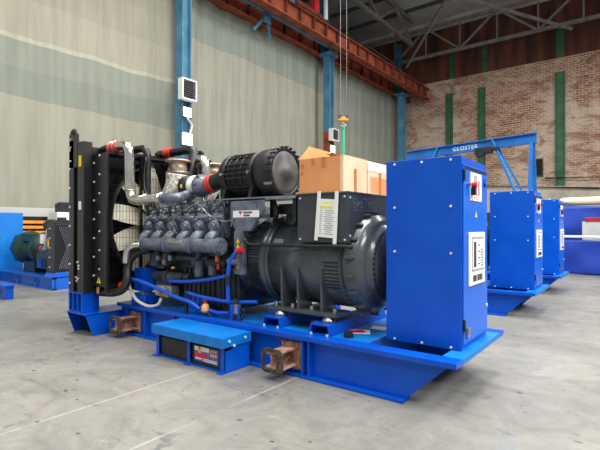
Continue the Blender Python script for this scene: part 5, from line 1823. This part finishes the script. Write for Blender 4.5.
for P_ in (A, B):
    s = 1 if P_ is A else -1
    for q in (-1, 1):
        MB().bar(P_ + n * (0.42 * q), P_ + n * (0.06 * q) + Vector((0, 0, zt_ - 0.33)), 0.10).build('leg', M_GANTRY, t)
        MB().bar(P_ + n * (0.36 * q) - d * (s * 0.06) + Vector((0, 0, 1.9)), P_ - d * (s * 1.2) + Vector((0, 0, zt_ - 0.02)) + n * (0.05 * q), 0.06).build('brace', M_LBLUE, t)
        MB().cyl(P_ + n * (0.42 * q) + d * 0.05 + Vector((0, 0, 0.08)), P_ + n * (0.42 * q) - d * 0.05 + Vector((0, 0, 0.08)), 0.08, n=16).build('wheel', M_BLACK, t)
    MB().bar(P_ + n * 0.6 + Vector((0, 0, 0.2)), P_ - n * 0.6 + Vector((0, 0, 0.2)), 0.12).build('foot_beam', M_GANTRY, t)
    MB().bar(P_ + n * 0.2 + Vector((0, 0, 2.4)), P_ - n * 0.2 + Vector((0, 0, 2.4)), 0.07).build('tie', M_GANTRY, t)
mid = (a + b_) / 2 + d * 0.72 + Vector((0, 0, -0.22))
tr = MB()
tr.obox(mid + face * 0.12 + Vector((0, 0, 0.02)), (0.55, 0.16, 0.22), Matrix((d, n, Vector((0, 0, 1)))).transposed())
tr.obox(mid - d * 0.1 + face * 0.13 + Vector((0, 0, -0.12)), (0.25, 0.14, 0.12), Matrix((d, n, Vector((0, 0, 1)))).transposed())
tr.obox(mid + d * 0.35 + face * 0.13 + Vector((0, 0, 0.04)), (0.2, 0.1, 0.12), Matrix((d, n, Vector((0, 0, 1)))).transposed())
tr.build('hoist_trolley', M_BLACK_MATT, t, 0.02)

# blue tarpaulin booth with white roll, rail and red-lidded chest
YT = 17.2
zl = 1.0
xl = aY(560, 240, YT).x - 0.6
xr_ = 6.0


def tarp(label, y, z0, z1):
    mb = MB()
    nx, nz = 90, 14
    vs, fs = [], []
    for j in range(nz + 1):
        for i in range(nx + 1):
            x = xl + (xr_ - xl) * i / nx
            z = z0 + (z1 - z0) * j / nz
            dy = 0.07 * noise.noise(Vector((x * 1.3, z * 1.6, y))) + 0.02 * math.sin(x * 5.0)
            vs.append((x, y + dy, z + (0.03 * math.sin(x * 1.7) if j == nz else 0)))
    for j in range(nz):
        for i in range(nx):
            q = j * (nx + 1) + i
            fs.append((q, q + 1, q + nx + 2, q + nx + 1))
    mb.add(vs, fs, True)
    o = mb.build('tarpaulin', M_TARP, None, 0, ((xl + xr_) / 2, y, z0))
    so = o.modifiers.new('thickness', 'SOLIDIFY')
    so.thickness = 0.008
    return tag(o, label, 'tarpaulin', 'blue tarpaulins')


tarp('lower blue tarpaulin panel under the pale rail at the right', YT, 0.02, aY(580, 238, YT).z - 0.05)
tarp('upper blue tarpaulin hanging behind the pale rail at the right', YT + 1.6, 0.9, aY(580, 206, YT + 1.6).z)
z_r = aY(580, 237, YT).z
o = MB().box(xl, xr_, YT - 0.06, YT + 0.06, z_r - 0.02, z_r + 0.05).build('edge_rail', M_WHITE, None, 0.01, ((xl + xr_) / 2, YT, z_r))
tag(o, 'pale rail along the top of the lower blue tarpaulin', 'rail')
for x in (xl + 0.05, 0.5, 3.5):
    o = MB().cyl((x, YT + 0.2, 0), (x, YT + 0.2, z_r - 0.02), 0.04, n=10).cyl((x, YT + 0.2, 0), (x, YT + 0.2, 0.03), 0.1, n=10).build('booth_post', M_GREY, None, 0, (x, YT + 0.2, 0))
    tag(o, {xl + 0.05: 'grey post behind the left end of the lower blue tarpaulin', 0.5: 'grey post behind the middle of the lower blue tarpaulin', 3.5: 'grey post behind the right end of the lower blue tarpaulin'}[x], 'post', 'posts of the tarpaulin booth')
z_c = aY(580, 201.5, YT + 1.92).z
o = thing('canvas_roll', ((xl + xr_) / 2, YT + 1.92, z_c - 0.18), 'long cream canvas roll above the upper blue tarpaulin', 'canvas roll')
MB().tube([(xl, YT + 1.92, z_c), ((xl + xr_) / 2, YT + 1.92, z_c + 0.02), (xr_, YT + 1.92, z_c - 0.02)], 0.15, 18, 10).build('canvas', M_CANVAS, o)
MB().cyl((xl - 0.1, YT + 1.92, z_c), (xl, YT + 1.92, z_c), 0.04, n=10).build('core_tube', M_GREY, o)
for x in (xl + 0.02, xr_ - 0.2):
    MB().box(x, x + 0.08, YT + 2.12, YT + 2.20, 0, z_c + 0.1).build('stand_post', M_GREY, o)
p = aY(583, 237, YT + 0.5)
t = thing('tool_chest', (p.x + 0.5, YT + 0.55, 0), 'light grey chest with dark red top behind the pale rail', 'chest')
zt1, zt2 = aY(590, 221.5, YT + 0.4).z, aY(590, 217.5, YT + 0.4).z
MB().box(p.x, p.x + 1.8, YT + 0.25, YT + 0.85, 0.05, zt1).build('body', M_GREY_LT if 'M_GREY_LT' in globals() else mat('pale_grey_paint', L(168, 174, 174), L(186, 190, 190), 2.0, 0.5), t, 0.01)
MB().box(p.x + 0.08, p.x + 1.9, YT + 0.22, YT + 0.88, zt1, zt2).build('lid', M_ORED_DK if 'M_ORED_DK' in globals() else mat('dark_red_paint', L(150, 24, 44), L(164, 34, 54), 3.0, 0.4), t, 0.01)
MB().box(p.x + 0.05, p.x + 1.75, YT + 0.3, YT + 0.8, 0, 0.05).build('plinth', M_BLACK, t)
